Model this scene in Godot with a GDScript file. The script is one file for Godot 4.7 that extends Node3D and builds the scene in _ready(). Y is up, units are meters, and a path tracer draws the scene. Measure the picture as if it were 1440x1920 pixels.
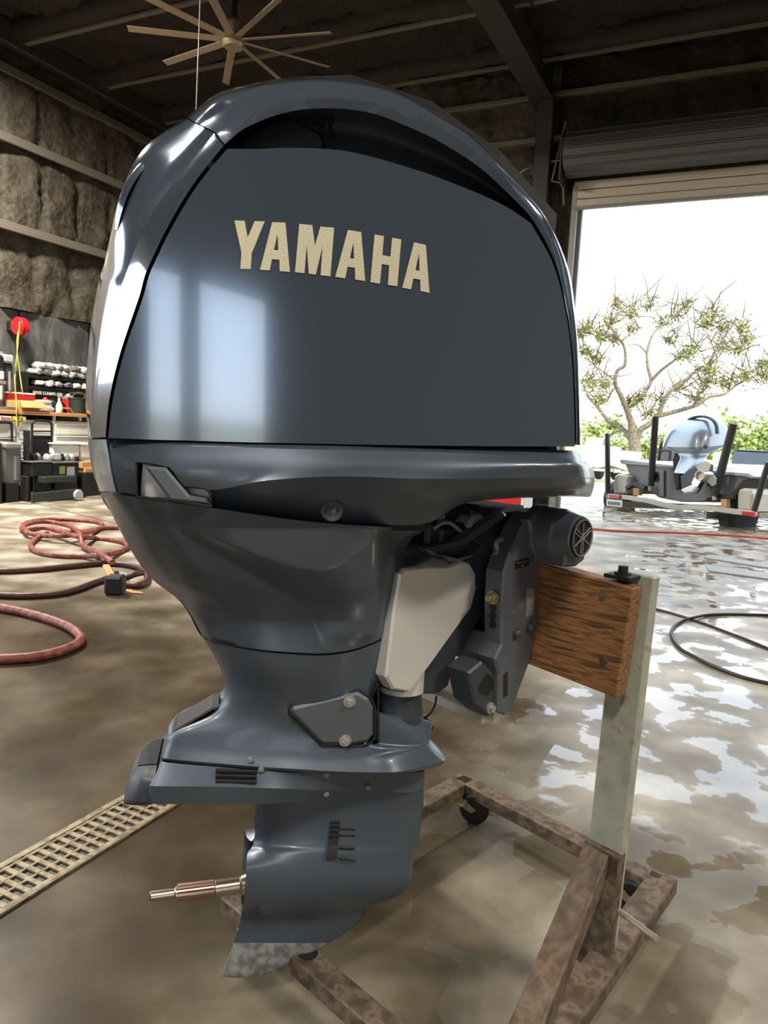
extends Node3D
# an outboard motor bolted to a rolling stand in a boat workshop with an open roll-up door

const F := 1400.0
const CP := Vector3(0.0, 1.1, 0.0)
var CB: Basis
var ET: Transform3D    # frame of the motor: x towards its bow side, y up, z towards its starboard side
var EI: Transform3D
var BT: Transform3D    # frame of the clamp bracket and the stand
var BI: Transform3D
var rng := RandomNumberGenerator.new()
var used := {}
var M := {}


func _ready() -> void:
	# ---------------------------------------------------------------- camera, sky, sun, exposure
	CB = Basis.from_euler(Vector3(deg_to_rad(-6.3), deg_to_rad(25.5), deg_to_rad(3.0)))
	var cam := Camera3D.new()
	cam.name = "camera"
	cam.transform = Transform3D(CB, CP)
	cam.fov = rad_to_deg(2.0 * atan(960.0 / F))
	cam.near = 0.05
	cam.far = 600.0
	add_child(cam)
	cam.current = true
	var env := Environment.new()
	env.background_mode = Environment.BG_SKY
	var sm := ProceduralSkyMaterial.new()
	sm.sky_top_color = Color(0.86, 0.93, 1.0)
	sm.sky_horizon_color = Color(1.0, 1.0, 0.985)
	sm.ground_horizon_color = Color(0.8, 0.77, 0.7)
	sm.ground_bottom_color = Color(0.5, 0.47, 0.42)
	sm.sky_energy_multiplier = 1.05
	sm.ground_energy_multiplier = 1.0
	var sky := Sky.new()
	sky.sky_material = sm
	env.sky = sky
	env.tonemap_mode = Environment.TONE_MAPPER_LINEAR
	env.tonemap_exposure = 3.4
	env.sdfgi_enabled = true
	env.ssao_enabled = true
	env.ssil_enabled = true
	var we := WorldEnvironment.new()
	we.name = "world_environment"
	we.environment = env
	add_child(we)
	var sun := DirectionalLight3D.new()
	sun.name = "sun"
	sun.light_color = Color(1.0, 0.95, 0.86)
	sun.light_energy = 0.6
	sun.light_angular_distance = 2.0
	sun.shadow_enabled = true
	add_child(sun)
	sun.look_at_from_position(Vector3(6.0, 10.0, 4.5), Vector3.ZERO)
	rng.seed = 7
	make_frames()
	make_materials()
	high_bay(-7.3, 5.4, -4.6, 30.0, "slim high-bay lamp above the bench end of the shop")
	high_bay(-4.0, 5.4, 1.2, 6.0, "slim high-bay lamp behind the viewer's left shoulder")
	high_bay(0.5, 5.4, 2.8, 7.0, "slim high-bay lamp behind the viewer")
	high_bay(4.5, 5.4, -1.5, 8.0, "slim high-bay lamp right of the viewer")
	high_bay(5.2, 5.4, -7.0, 8.0, "slim high-bay lamp right of the open door")
	build_room()
	build_motor()
	build_bracket()
	build_stand()
	build_floor_things()
	build_workbench()
	build_ceiling_things()
	build_yard()


func make_frames() -> void:
	var yaw := deg_to_rad(25.5)
	var rt := Vector3(cos(yaw), 0, -sin(yaw))
	var fw := Vector3(-sin(yaw), 0, -cos(yaw))
	var a0 := dep(745, 1100, 1.37)
	var th := deg_to_rad(12.0)
	var fe := rt * cos(th) + fw * sin(th)
	var b := Basis(fe, Vector3.UP, fe.cross(Vector3.UP))
	b = b * Basis(Vector3(0, 0, 1), deg_to_rad(2.0))
	ET = Transform3D(b, a0 - b.y * 0.72)
	EI = ET.affine_inverse()
	a0 = dep(750, 1100, 1.37)
	th = deg_to_rad(45.0)
	fe = rt * cos(th) + fw * sin(th)
	BT = Transform3D(Basis(fe, Vector3.UP, fe.cross(Vector3.UP)), Vector3(a0.x, 0, a0.z))
	BI = BT.affine_inverse()


# -------------------------------------------------------------------- from pixels to places
func ray(px: float, py: float) -> Vector3:
	return CB * Vector3((px - 720.0) / F, -(py - 960.0) / F, -1.0)


func dep(px: float, py: float, d: float) -> Vector3:
	return CP + ray(px, py) * d


func ony(px: float, py: float, y: float) -> Vector3:
	var r := ray(px, py)
	return CP + r * ((y - CP.y) / r.y)


func onx(px: float, py: float, x: float) -> Vector3:
	var r := ray(px, py)
	return CP + r * ((x - CP.x) / r.x)


func onz(px: float, py: float, z: float) -> Vector3:
	var r := ray(px, py)
	return CP + r * ((z - CP.z) / r.z)


func inframe(inv: Transform3D, px: float, py: float, w: float) -> Vector3:   # where the ray meets the frame's plane z = w
	var o := inv * CP
	var d := inv.basis * ray(px, py)
	return o + d * ((w - o.z) / d.z)


func eu(p: Vector3) -> Vector3:
	return inframe(EI, p.x, p.y, p.z)


# -------------------------------------------------------------------- naming
func numbered(n: String) -> String:
	if not used.has(n):
		used[n] = 0
		return n
	used[n] += 1
	return "%s_%03d" % [n, used[n]]


func thing(called: String, label: String, category: String, at := Vector3.ZERO, turn := 0.0, group := "") -> Node3D:
	var o := Node3D.new()
	o.name = numbered(called)
	add_child(o)
	o.position = at
	o.rotation.y = turn
	return tag(o, label, category, group)


func tag(o: Node3D, label: String, category: String, group := "") -> Node3D:
	o.set_meta("label", label)
	o.set_meta("category", category)
	if group != "":
		o.set_meta("group", group)
	return o


func obj(called: String, st: SurfaceTool, m: Material, parent: Node = null, at := Transform3D.IDENTITY, normals := true) -> MeshInstance3D:
	if normals:
		st.generate_normals()
	var o := MeshInstance3D.new()
	o.mesh = st.commit()
	o.material_override = m
	o.transform = at
	if parent == null:
		o.name = numbered(called)
		add_child(o)
	else:
		o.name = called
		parent.add_child(o, true)
	return o


func again(called: String, mesh: Mesh, m: Material, parent: Node, at: Transform3D) -> MeshInstance3D:
	var o := MeshInstance3D.new()
	o.mesh = mesh
	o.material_override = m
	o.transform = at
	o.name = called
	parent.add_child(o, true)
	return o


func struct(called: String, st: SurfaceTool, m: Material, label: String, category: String) -> MeshInstance3D:
	var o := obj(called, st, m)
	o.set_meta("kind", "structure")
	tag(o, label, category)
	return o


func labelled(o: Node3D, label: String) -> Node3D:
	o.set_meta("label", label)
	return o


func stuff(o: Node3D) -> Node3D:
	o.set_meta("kind", "stuff")
	return o


# -------------------------------------------------------------------- mesh building
func new_st() -> SurfaceTool:
	var st := SurfaceTool.new()
	st.begin(Mesh.PRIMITIVE_TRIANGLES)
	return st


func tri(st: SurfaceTool, a: Vector3, b: Vector3, c: Vector3) -> void:
	st.add_vertex(a)
	st.add_vertex(b)
	st.add_vertex(c)


func quad(st: SurfaceTool, a: Vector3, b: Vector3, c: Vector3, d: Vector3) -> void:
	if (a - c).length_squared() < (b - d).length_squared():
		tri(st, a, b, c)
		tri(st, a, c, d)
	else:
		tri(st, a, b, d)
		tri(st, b, c, d)


func flatshade(st: SurfaceTool) -> void:
	st.set_smooth_group(-1)   # every face its own normal


func box(st: SurfaceTool, t: Transform3D, size: Vector3, bev := 0.0) -> void:   # t at the box's centre
	flatshade(st)
	var h := size * 0.5
	bev = minf(bev, minf(h.x, minf(h.y, h.z)) * 0.9)
	if bev <= 0.0:
		for ax in 3:
			for s in [-1.0, 1.0]:
				var n := Vector3.ZERO
				n[ax] = s
				var u := Vector3.ZERO
				u[(ax + 1) % 3] = 1.0
				var v := Vector3.ZERO
				v[(ax + 2) % 3] = s
				var c := n * h
				face(st, t, [c + (-u - v) * h, c + (-u + v) * h, c + (u + v) * h, c + (u - v) * h])
		return
	for ax in 3:
		var b1 := (ax + 1) % 3
		var b2 := (ax + 2) % 3
		for s in [-1.0, 1.0]:
			var q := []
			for k in [[-1, -1], [-1, 1], [1, 1], [1, -1]]:
				var p := Vector3.ZERO
				p[ax] = s * h[ax]
				p[b1] = k[0] * (h[b1] - bev)
				p[b2] = k[1] * s * (h[b2] - bev)
				q.append(p)
			face(st, t, q)
			for s2 in [-1.0, 1.0]:   # the chamfer between face ax and face b1
				var e := []
				for k in [[0, -1], [0, 1], [1, 1], [1, -1]]:
					var p := Vector3.ZERO
					p[ax] = s * (h[ax] - (bev if k[0] == 1 else 0.0))
					p[b1] = s2 * (h[b1] - (bev if k[0] == 0 else 0.0))
					p[b2] = k[1] * (h[b2] - bev) * s * s2
					e.append(p)
				face(st, t, e)
	for sx in [-1.0, 1.0]:
		for sy in [-1.0, 1.0]:
			for sz in [-1.0, 1.0]:
				var s := Vector3(sx, sy, sz)
				var a := s * (h - Vector3(0, bev, bev))
				var b := s * (h - Vector3(bev, 0, bev))
				var c := s * (h - Vector3(bev, bev, 0))
				if sx * sy * sz > 0:
					tri(st, t * a, t * c, t * b)
				else:
					tri(st, t * a, t * b, t * c)


func face(st: SurfaceTool, t: Transform3D, q: Array) -> void:
	tri(st, t * q[0], t * q[1], t * q[2])
	tri(st, t * q[0], t * q[2], t * q[3])


func at3(x: float, y: float, z: float) -> Transform3D:
	return Transform3D(Basis.IDENTITY, Vector3(x, y, z))


func abox(st: SurfaceTool, lo: Vector3, hi: Vector3, bev := 0.0) -> void:
	box(st, Transform3D(Basis.IDENTITY, (lo + hi) * 0.5), (hi - lo).abs(), bev)


func bar(st: SurfaceTool, a: Vector3, b: Vector3, w: float, h: float, bev := 0.0, up := Vector3.UP) -> void:   # a box beam from a to b
	var z := (b - a).normalized()
	if absf(z.dot(up)) > 0.98:
		up = Vector3.RIGHT
	var x := up.cross(z).normalized()
	box(st, Transform3D(Basis(x, z.cross(x), z), (a + b) * 0.5), Vector3(w, h, a.distance_to(b)), bev)


func cr(p: Array, t: float):   # Catmull-Rom through the points, t in 0..1; floats or vectors
	var n := p.size() - 1
	var f := clampf(t, 0.0, 1.0) * n
	var i := mini(int(f), n - 1)
	f -= i
	var p1 = p[i]
	var p2 = p[i + 1]
	var p0 = p[i - 1] if i > 0 else p1 * 2.0 - p2
	var p3 = p[i + 2] if i + 2 <= n else p2 * 2.0 - p1
	return 0.5 * ((p1 * 2.0) + (p2 - p0) * f + (p0 * 2.0 - p1 * 5.0 + p2 * 4.0 - p3) * f * f + (p1 * 3.0 - p0 - p2 * 3.0 + p3) * f * f * f)


func resample(p: Array, n: int) -> Array:
	var o := []
	for i in n:
		o.append(cr(p, float(i) / (n - 1)))
	return o


func tube(st: SurfaceTool, path: Array, r, sides := 8, caps := true, squash := 1.0) -> void:   # r a number or a list
	st.set_smooth_group(1)
	var n := path.size()
	var last := Vector3.ZERO
	var rings := []
	for i in n:
		var d: Vector3 = (path[mini(i + 1, n - 1)] - path[maxi(i - 1, 0)]).normalized()
		var x := Vector3.ZERO
		if last == Vector3.ZERO:
			x = d.cross(Vector3.UP if absf(d.y) < 0.9 else Vector3.RIGHT).normalized()
		else:
			x = (last - d * last.dot(d)).normalized()
		last = x
		var y := d.cross(x)
		var rr: float = r[i] if r is Array else r
		var ring := []
		for k in sides:
			var a := TAU * k / sides
			ring.append(path[i] + (x * cos(a) + y * sin(a) * squash) * rr)
		rings.append(ring)
	for i in n - 1:
		for k in sides:
			var k2 := (k + 1) % sides
			quad(st, rings[i][k], rings[i][k2], rings[i + 1][k2], rings[i + 1][k])
	if caps:
		flatshade(st)
		for k in range(1, sides - 1):
			tri(st, rings[0][0], rings[0][k + 1], rings[0][k])
			tri(st, rings[n - 1][0], rings[n - 1][k], rings[n - 1][k + 1])


func rod(st: SurfaceTool, a: Vector3, b: Vector3, r: float, sides := 12) -> void:
	tube(st, [a, b], r, sides)


func lathe(st: SurfaceTool, t: Transform3D, prof: Array, sides := 32, smooth := false) -> void:   # prof of Vector2(radius, along y)
	for i in prof.size() - 1:
		st.set_smooth_group(1 if smooth else 10 + i)
		for k in sides:
			var a := TAU * k / sides
			var b := TAU * (k + 1) / sides
			var p: Vector2 = prof[i]
			var q: Vector2 = prof[i + 1]
			var v := [Vector3(p.x * cos(a), p.y, p.x * sin(a)), Vector3(p.x * cos(b), p.y, p.x * sin(b)), Vector3(q.x * cos(b), q.y, q.x * sin(b)), Vector3(q.x * cos(a), q.y, q.x * sin(a))]
			if p.x > 1e-5:
				tri(st, t * v[0], t * v[1], t * v[2])
			if q.x > 1e-5:
				tri(st, t * v[0], t * v[2], t * v[3])


func along(o: Vector3, y: Vector3) -> Transform3D:   # a frame at o whose y axis points along y
	y = y.normalized()
	var x := y.cross(Vector3.RIGHT if absf(y.x) < 0.9 else Vector3.BACK).normalized()
	return Transform3D(Basis(x, y, x.cross(y)), o)


func inset(poly: PackedVector2Array, d: float) -> PackedVector2Array:
	var n := poly.size()
	var o := PackedVector2Array()
	var sgn := -1.0 if Geometry2D.is_polygon_clockwise(poly) else 1.0
	for i in n:
		var a := (poly[i] - poly[(i + n - 1) % n]).normalized()
		var b := (poly[(i + 1) % n] - poly[i]).normalized()
		var na := Vector2(-a.y, a.x) * sgn
		var nb := Vector2(-b.y, b.x) * sgn
		var m := (na + nb) / maxf(1.0 + na.dot(nb), 0.35)
		o.append(poly[i] + m * d)
	return o


func prism(st: SurfaceTool, t: Transform3D, poly: PackedVector2Array, z0: float, z1: float, bev := 0.0) -> void:   # polygon in t's xy, from z0 to z1, z1 side chamfered
	if poly.size() < 3:
		return
	if Geometry2D.is_polygon_clockwise(poly):
		poly.reverse()
	var n := poly.size()
	var tip := inset(poly, bev) if bev > 0 else poly
	var zt := z1 - bev * signf(z1 - z0)
	flatshade(st)
	var ix := Geometry2D.triangulate_polygon(tip)
	for i in range(0, ix.size(), 3):
		tri(st, t * v3(tip[ix[i]], z1), t * v3(tip[ix[i + 1]], z1), t * v3(tip[ix[i + 2]], z1))
	ix = Geometry2D.triangulate_polygon(poly)
	for i in range(0, ix.size(), 3):
		tri(st, t * v3(poly[ix[i]], z0), t * v3(poly[ix[i + 2]], z0), t * v3(poly[ix[i + 1]], z0))
	for i in n:
		var j := (i + 1) % n
		face(st, t, [v3(poly[i], z0), v3(poly[i], zt), v3(poly[j], zt), v3(poly[j], z0)])
		if bev > 0:
			face(st, t, [v3(poly[i], zt), v3(tip[i], z1), v3(tip[j], z1), v3(poly[j], zt)])


func v3(p: Vector2, z: float) -> Vector3:
	return Vector3(p.x, p.y, z)


func pixpoly(inv: Transform3D, px: Array, w: float) -> PackedVector2Array:   # pixel outline on a frame's plane z = w
	var o := PackedVector2Array()
	for p in px:
		var q := inframe(inv, p[0], p[1], w)
		o.append(Vector2(q.x, q.y))
	return o


# a skin through rows of control points (pixel x, pixel y, distance from the mid plane), both sides of the mid plane
func sheet(st: SurfaceTool, rows: Array, nu: int, nv: int, creases: Array, relief := false, skip := PackedVector2Array(), mirror := true, local := false) -> void:
	var starts := [0]
	for c in creases:
		starts.append(c)
	starts.append(rows.size() - 1)
	var fine := []
	for r in rows:
		fine.append(resample(r, nu))
	for s in starts.size() - 1:
		var i0: int = starts[s]
		var i1: int = starts[s + 1]
		var steps := (i1 - i0) * nv
		var grid := []
		for j in steps + 1:
			var line := []
			for k in nu:
				var col := []
				for i in range(i0, i1 + 1):
					col.append(fine[i][k])
				var p: Vector3 = cr(col, float(j) / steps)
				line.append(p)
			grid.append(line)
		var pos := []
		for line in grid:
			var q := []
			for p in line:
				var pp: Vector3 = p
				if relief:
					pp.z += apron_relief(pp)
				q.append(pp if local else eu(pp))
			pos.append(q)
		for side in ([1.0, -1.0] if mirror else [1.0]):
			st.set_smooth_group(20 + s)
			for j in steps:
				for k in nu - 1:
					if side > 0 and skip.size() > 2:
						var m: Vector3 = (grid[j][k] + grid[j + 1][k + 1]) * 0.5
						if Geometry2D.is_point_in_polygon(Vector2(m.x, m.y), skip):
							continue
					var a: Vector3 = pos[j][k]
					var b: Vector3 = pos[j][k + 1]
					var c: Vector3 = pos[j + 1][k + 1]
					var d: Vector3 = pos[j + 1][k]
					if side > 0:
						quad(st, a, b, c, d)
					else:
						var f := Vector3(1, 1, -1)
						quad(st, b * f, a * f, d * f, c * f)


func vv(a: Array) -> Array:
	var o := []
	for p in a:
		o.append(Vector3(p[0], p[1], p[2]))
	return o


# -------------------------------------------------------------------- materials
func mat(c: Color, rough := 0.6, metal := 0.0, coat := 0.0) -> StandardMaterial3D:
	var m := StandardMaterial3D.new()
	m.albedo_color = c
	m.roughness = rough
	m.metallic = metal
	m.cull_mode = BaseMaterial3D.CULL_DISABLED
	if coat > 0.0:
		m.clearcoat_enabled = true
		m.clearcoat = coat
		m.clearcoat_roughness = 0.04
	return m


func rgb(r: int, g: int, b: int) -> Color:
	return Color(r / 255.0, g / 255.0, b / 255.0)


func noise_tex(sd: int, freq: float, stops: Array, size := 512, kind := FastNoiseLite.TYPE_SIMPLEX_SMOOTH, oct := 5, warp := 0.0, bump := 0.0) -> NoiseTexture2D:
	var n := FastNoiseLite.new()
	n.seed = sd
	n.noise_type = kind
	n.frequency = freq
	n.fractal_octaves = oct
	if warp > 0.0:
		n.domain_warp_enabled = true
		n.domain_warp_amplitude = warp
		n.domain_warp_frequency = freq * 1.5
	var t := NoiseTexture2D.new()
	t.width = size
	t.height = size
	t.seamless = true
	t.noise = n
	if bump > 0.0:
		t.as_normal_map = true
		t.bump_strength = bump
	elif stops.size():
		var g := Gradient.new()
		var off := PackedFloat32Array()
		var col := PackedColorArray()
		for s in stops:
			off.append(s[0])
			col.append(s[1])
		g.offsets = off
		g.colors = col
		t.color_ramp = g
	return t


func tri_tex(m: StandardMaterial3D, scale: float, world := false) -> StandardMaterial3D:
	m.uv1_triplanar = true
	m.uv1_world_triplanar = world
	m.uv1_scale = Vector3.ONE * scale
	return m


func grey(v: float) -> Color:
	return Color(v, v, v)


func make_materials() -> void:
	# the motor
	M.paint = mat(rgb(116, 130, 148), 0.13, 0.68, 1.0)
	M.satin = mat(rgb(86, 97, 110), 0.36, 0.5, 0.25)
	M.lower = mat(rgb(88, 99, 112), 0.42, 0.4, 0.15)
	M.black = mat(rgb(22, 23, 25), 0.55)
	M.rubber = mat(rgb(30, 31, 33), 0.7)
	M.dark = mat(rgb(62, 67, 74), 0.45, 0.2)
	M.clamp = mat(rgb(98, 104, 113), 0.45, 0.35, 0.1)
	M.silver = mat(rgb(222, 222, 218), 0.5, 0.35)
	M.steel = mat(rgb(196, 196, 192), 0.35, 0.75)
	M.shaft = mat(rgb(176, 162, 142), 0.28, 0.9)
	M.worn = mat(Color.WHITE, 0.6, 0.35)
	M.worn.albedo_texture = noise_tex(3, 0.02, [[0.3, rgb(120, 124, 126)], [0.55, rgb(160, 164, 163)], [0.75, rgb(176, 180, 178)]], 256)
	tri_tex(M.worn, 6.0)
	M.letter = mat(Color.WHITE, 0.45, 0.25)
	M.letter.albedo_texture = noise_tex(5, 0.22, [[0.3, rgb(196, 188, 152)], [0.5, rgb(226, 220, 190)], [0.7, rgb(240, 236, 212)]], 256)
	tri_tex(M.letter, 9.0)
	# the stand
	M.wood = mat(Color.WHITE, 0.55)
	var wn := noise_tex(11, 0.012, [[0.2, rgb(86, 60, 38)], [0.4, rgb(138, 98, 60)], [0.55, rgb(166, 122, 78)], [0.64, rgb(112, 76, 46)], [0.8, rgb(160, 116, 74)]], 512, FastNoiseLite.TYPE_SIMPLEX_SMOOTH, 3)
	M.wood.albedo_texture = wn
	M.wood.uv1_triplanar = true
	M.wood.uv1_scale = Vector3(5, 13.0, 0.9)
	M.rust = mat(Color.WHITE, 0.62, 0.25)
	M.rust.albedo_texture = noise_tex(12, 0.012, [[0.2, rgb(82, 68, 56)], [0.45, rgb(104, 90, 76)], [0.6, rgb(126, 112, 98)], [0.8, rgb(104, 82, 62)]], 512, FastNoiseLite.TYPE_SIMPLEX_SMOOTH, 7, 6.0)
	tri_tex(M.rust, 3.0)
	M.post = mat(Color.WHITE, 0.5, 0.3)
	M.post.albedo_texture = noise_tex(13, 0.012, [[0.1, rgb(166, 168, 156)], [0.45, rgb(182, 186, 172)], [0.7, rgb(192, 194, 180)], [0.88, rgb(158, 150, 134)]], 512)
	tri_tex(M.post, 2.5)
	# the building
	M.foam = mat(Color.WHITE, 0.75)
	M.foam.albedo_texture = noise_tex(21, 0.012, [[0.15, rgb(54, 48, 40)], [0.5, rgb(68, 62, 52)], [0.85, rgb(84, 78, 66)]], 1024, FastNoiseLite.TYPE_SIMPLEX_SMOOTH, 8)
	M.foam.normal_enabled = true
	M.foam.normal_texture = noise_tex(22, 0.018, [], 1024, FastNoiseLite.TYPE_SIMPLEX_SMOOTH, 6, 0.0, 9.0)
	tri_tex(M.foam, 0.6, true)
	M.ceilfoam = M.foam.duplicate()
	M.ceilfoam.albedo_color = rgb(150, 144, 140)
	M.steelpaint = mat(rgb(62, 60, 58), 0.5, 0.2)
	M.girt = mat(rgb(104, 98, 88), 0.6)
	M.ply = mat(Color.WHITE, 0.55)
	M.ply.albedo_texture = noise_tex(23, 0.008, [[0.2, rgb(66, 68, 68)], [0.45, rgb(92, 94, 94)], [0.55, rgb(80, 82, 82)], [0.75, rgb(104, 106, 105)]], 512, FastNoiseLite.TYPE_SIMPLEX_SMOOTH, 3, 30.0)
	M.ply.uv1_triplanar = true
	M.ply.uv1_world_triplanar = true
	M.ply.uv1_scale = Vector3(0.6, 0.35, 0.9)
	# the floor: concrete, partly wet
	var fl := mat(Color.WHITE, 1.0)
	fl.albedo_texture = noise_tex(31, 0.0035, [[0.15, rgb(112, 103, 88)], [0.42, rgb(134, 126, 111)], [0.54, rgb(148, 140, 126)], [0.7, rgb(164, 157, 143)], [0.9, rgb(186, 180, 166)]], 2048, FastNoiseLite.TYPE_SIMPLEX_SMOOTH, 9, 14.0)
	fl.vertex_color_use_as_albedo = true
	fl.roughness_texture = noise_tex(32, 0.006, [[0.0, grey(0.05)], [0.4, grey(0.07)], [0.44, grey(0.18)], [0.465, grey(0.4)], [0.6, grey(0.46)], [1.0, grey(0.54)]], 2048, FastNoiseLite.TYPE_SIMPLEX_SMOOTH, 9, 22.0)
	fl.roughness_texture_channel = BaseMaterial3D.TEXTURE_CHANNEL_RED
	fl.normal_enabled = true
	fl.normal_scale = 0.05
	fl.normal_texture = noise_tex(33, 0.01, [], 1024, FastNoiseLite.TYPE_SIMPLEX_SMOOTH, 4, 0.0, 4.0)
	tri_tex(fl, 0.28, true)
	fl.uv1_offset = Vector3(0.2, 0.0, 0.35)
	M.floor = fl
	M.damp = fl.duplicate()
	M.damp.roughness_texture = noise_tex(36, 0.006, [[0.2, grey(0.27)], [0.45, grey(0.34)], [0.6, grey(0.4)], [1.0, grey(0.5)]], 1024, FastNoiseLite.TYPE_SIMPLEX_SMOOTH, 8, 20.0)
	M.damp.metallic_specular = 0.2
	M.apron = fl.duplicate()
	M.apron.vertex_color_use_as_albedo = false
	M.apron.albedo_color = Color(1, 0.97, 0.9)
	M.dirt = mat(Color.WHITE, 0.9)
	M.dirt.albedo_texture = noise_tex(34, 0.01, [[0.2, rgb(120, 108, 84)], [0.5, rgb(158, 144, 116)], [0.8, rgb(138, 140, 96)]], 512)
	tri_tex(M.dirt, 0.08, true)
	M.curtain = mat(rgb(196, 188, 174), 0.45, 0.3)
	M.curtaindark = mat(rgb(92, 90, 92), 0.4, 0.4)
	M.jamb = mat(rgb(150, 150, 146), 0.5, 0.3)
	# small things
	M.hose = mat(Color.WHITE, 0.5)
	M.hose.albedo_texture = noise_tex(41, 0.02, [[0.3, rgb(104, 46, 40)], [0.5, rgb(128, 66, 58)], [0.75, rgb(150, 96, 86)]], 256)
	tri_tex(M.hose, 3.0)
	M.cable = mat(rgb(34, 34, 36), 0.5)
	M.redplastic = mat(rgb(204, 30, 40), 0.35, 0.0, 0.4)
	M.yellow = mat(rgb(206, 200, 80), 0.5)
	M.white = mat(rgb(232, 232, 226), 0.5)
	M.cabinet = mat(rgb(226, 226, 216), 0.4, 0.1, 0.3)
	M.card = mat(rgb(196, 148, 96), 0.8)
	M.benchtop = mat(rgb(190, 140, 96), 0.6)
	M.bag = mat(rgb(178, 178, 180), 0.4)
	M.bag2 = mat(rgb(120, 120, 124), 0.4)
	M.grey = mat(rgb(96, 96, 96), 0.5)
	M.midgrey = mat(rgb(140, 140, 138), 0.5, 0.2)
	M.greenlabel = mat(rgb(150, 150, 80), 0.6)
	M.fan = mat(rgb(176, 160, 140), 0.4, 0.6)
	M.grate = mat(Color.WHITE, 0.55, 0.1)
	M.grate.albedo_texture = noise_tex(42, 0.03, [[0.25, rgb(98, 86, 62)], [0.5, rgb(134, 120, 90)], [0.75, rgb(156, 144, 114)]], 256)
	tri_tex(M.grate, 3.0)
	M.tire = mat(rgb(44, 44, 44), 0.8)
	M.hull = mat(rgb(118, 118, 118), 0.45, 0.2)
	M.deck = mat(rgb(170, 172, 172), 0.5)
	M.boatmotor = mat(rgb(150, 158, 166), 0.3, 0.4, 0.6)
	M.galv = mat(rgb(176, 170, 156), 0.45, 0.4)
	M.lightred = mat(rgb(190, 20, 30), 0.3, 0.0, 0.5)
	M.pole = mat(rgb(40, 40, 44), 0.5)
	M.bark = mat(Color.WHITE, 0.9)
	M.bark.albedo_texture = noise_tex(43, 0.02, [[0.3, rgb(92, 84, 70)], [0.6, rgb(122, 112, 96)], [0.8, rgb(138, 128, 110)]], 256)
	tri_tex(M.bark, 1.2)
	M.leaf = mat(Color.WHITE, 0.6)
	M.leaf.vertex_color_use_as_albedo = true
	M.leaf.backlight_enabled = true
	M.leaf.backlight = Color(0.25, 0.3, 0.1)
	M.brass = mat(rgb(176, 166, 134), 0.4, 0.7)
	M.truck = mat(rgb(84, 88, 92), 0.35, 0.3, 0.6)
	M.glass = mat(rgb(40, 48, 54), 0.1, 0.2, 0.5)
	M.whitehull = mat(rgb(186, 180, 166), 0.4)
	M.spline = mat(rgb(150, 126, 108), 0.35, 0.85)
	M.copper = mat(rgb(150, 84, 52), 0.5, 0.6)
	M.hosedark = mat(rgb(70, 34, 32), 0.5)
	M.redhose = mat(rgb(190, 84, 60), 0.5)
	M.bucket = mat(rgb(44, 52, 48), 0.5)
	M.lampface = mat(rgb(250, 248, 240), 0.5)
	M.lampface.emission_enabled = true
	M.lampface.emission = Color(1.0, 0.96, 0.9)
	M.lampface.emission_energy_multiplier = 1.0


# -------------------------------------------------------------------- the building
const XL := -9.2
const XR := 9.5
const ZF := -10.4
const ZB := 8.0
const YC := 6.0
const DOOR_L := -2.3
const DOOR_R := 2.2
const DOOR_T := 4.12


func foam(called: String, parent: Node, m: Material, o: Vector3, ua: Vector3, ub: Vector3, n: Vector3, la: float, lb: float, step: float, sd: int, groove := 0.62, amp := 1.0) -> void:
	var fn := FastNoiseLite.new()
	fn.seed = sd
	fn.frequency = 0.9
	fn.fractal_octaves = 4
	var na := int(la / step) + 1
	var nb := int(lb / step) + 1
	var st := new_st()
	st.set_smooth_group(1)
	var prev := PackedVector3Array()
	for i in na + 1:
		var line := PackedVector3Array()
		for j in nb + 1:
			var a := la * i / na
			var b := lb * j / nb
			var h := 0.11 + amp * (0.09 * fn.get_noise_2d(a, b) + 0.05 * fn.get_noise_2d(a * 3.1 + 40.0, b * 2.3))
			var wob := 0.12 * fn.get_noise_2d(a * 0.1, b * 0.9 + 99.0)
			var q := fposmod(a + wob, groove)
			q = minf(q, groove - q)
			h -= 0.07 * exp(-q * q / 0.0014)
			var row := fposmod(b + 0.25 * fn.get_noise_2d(a * 1.3 + 7.0, 5.0), 0.85)
			row = minf(row, 0.85 - row)
			h -= 0.035 * exp(-row * row / 0.0012) * clampf(fn.get_noise_2d(a * 0.7, b * 0.7 + 300.0) * 3.0, 0.0, 1.0)
			line.append(o + ua * a + ub * b + n * maxf(h, 0.0))
		if i > 0:
			for j in nb:
				quad(st, prev[j], prev[j + 1], line[j + 1], line[j])
		prev = line
	stuff(obj(called, st, m, parent))


func gy(z: float) -> float:   # the yard falls away gently beyond the apron
	return -0.06 - 1.14 * clampf((-19.0 - z) / 27.0, 0.0, 1.0)


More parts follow.
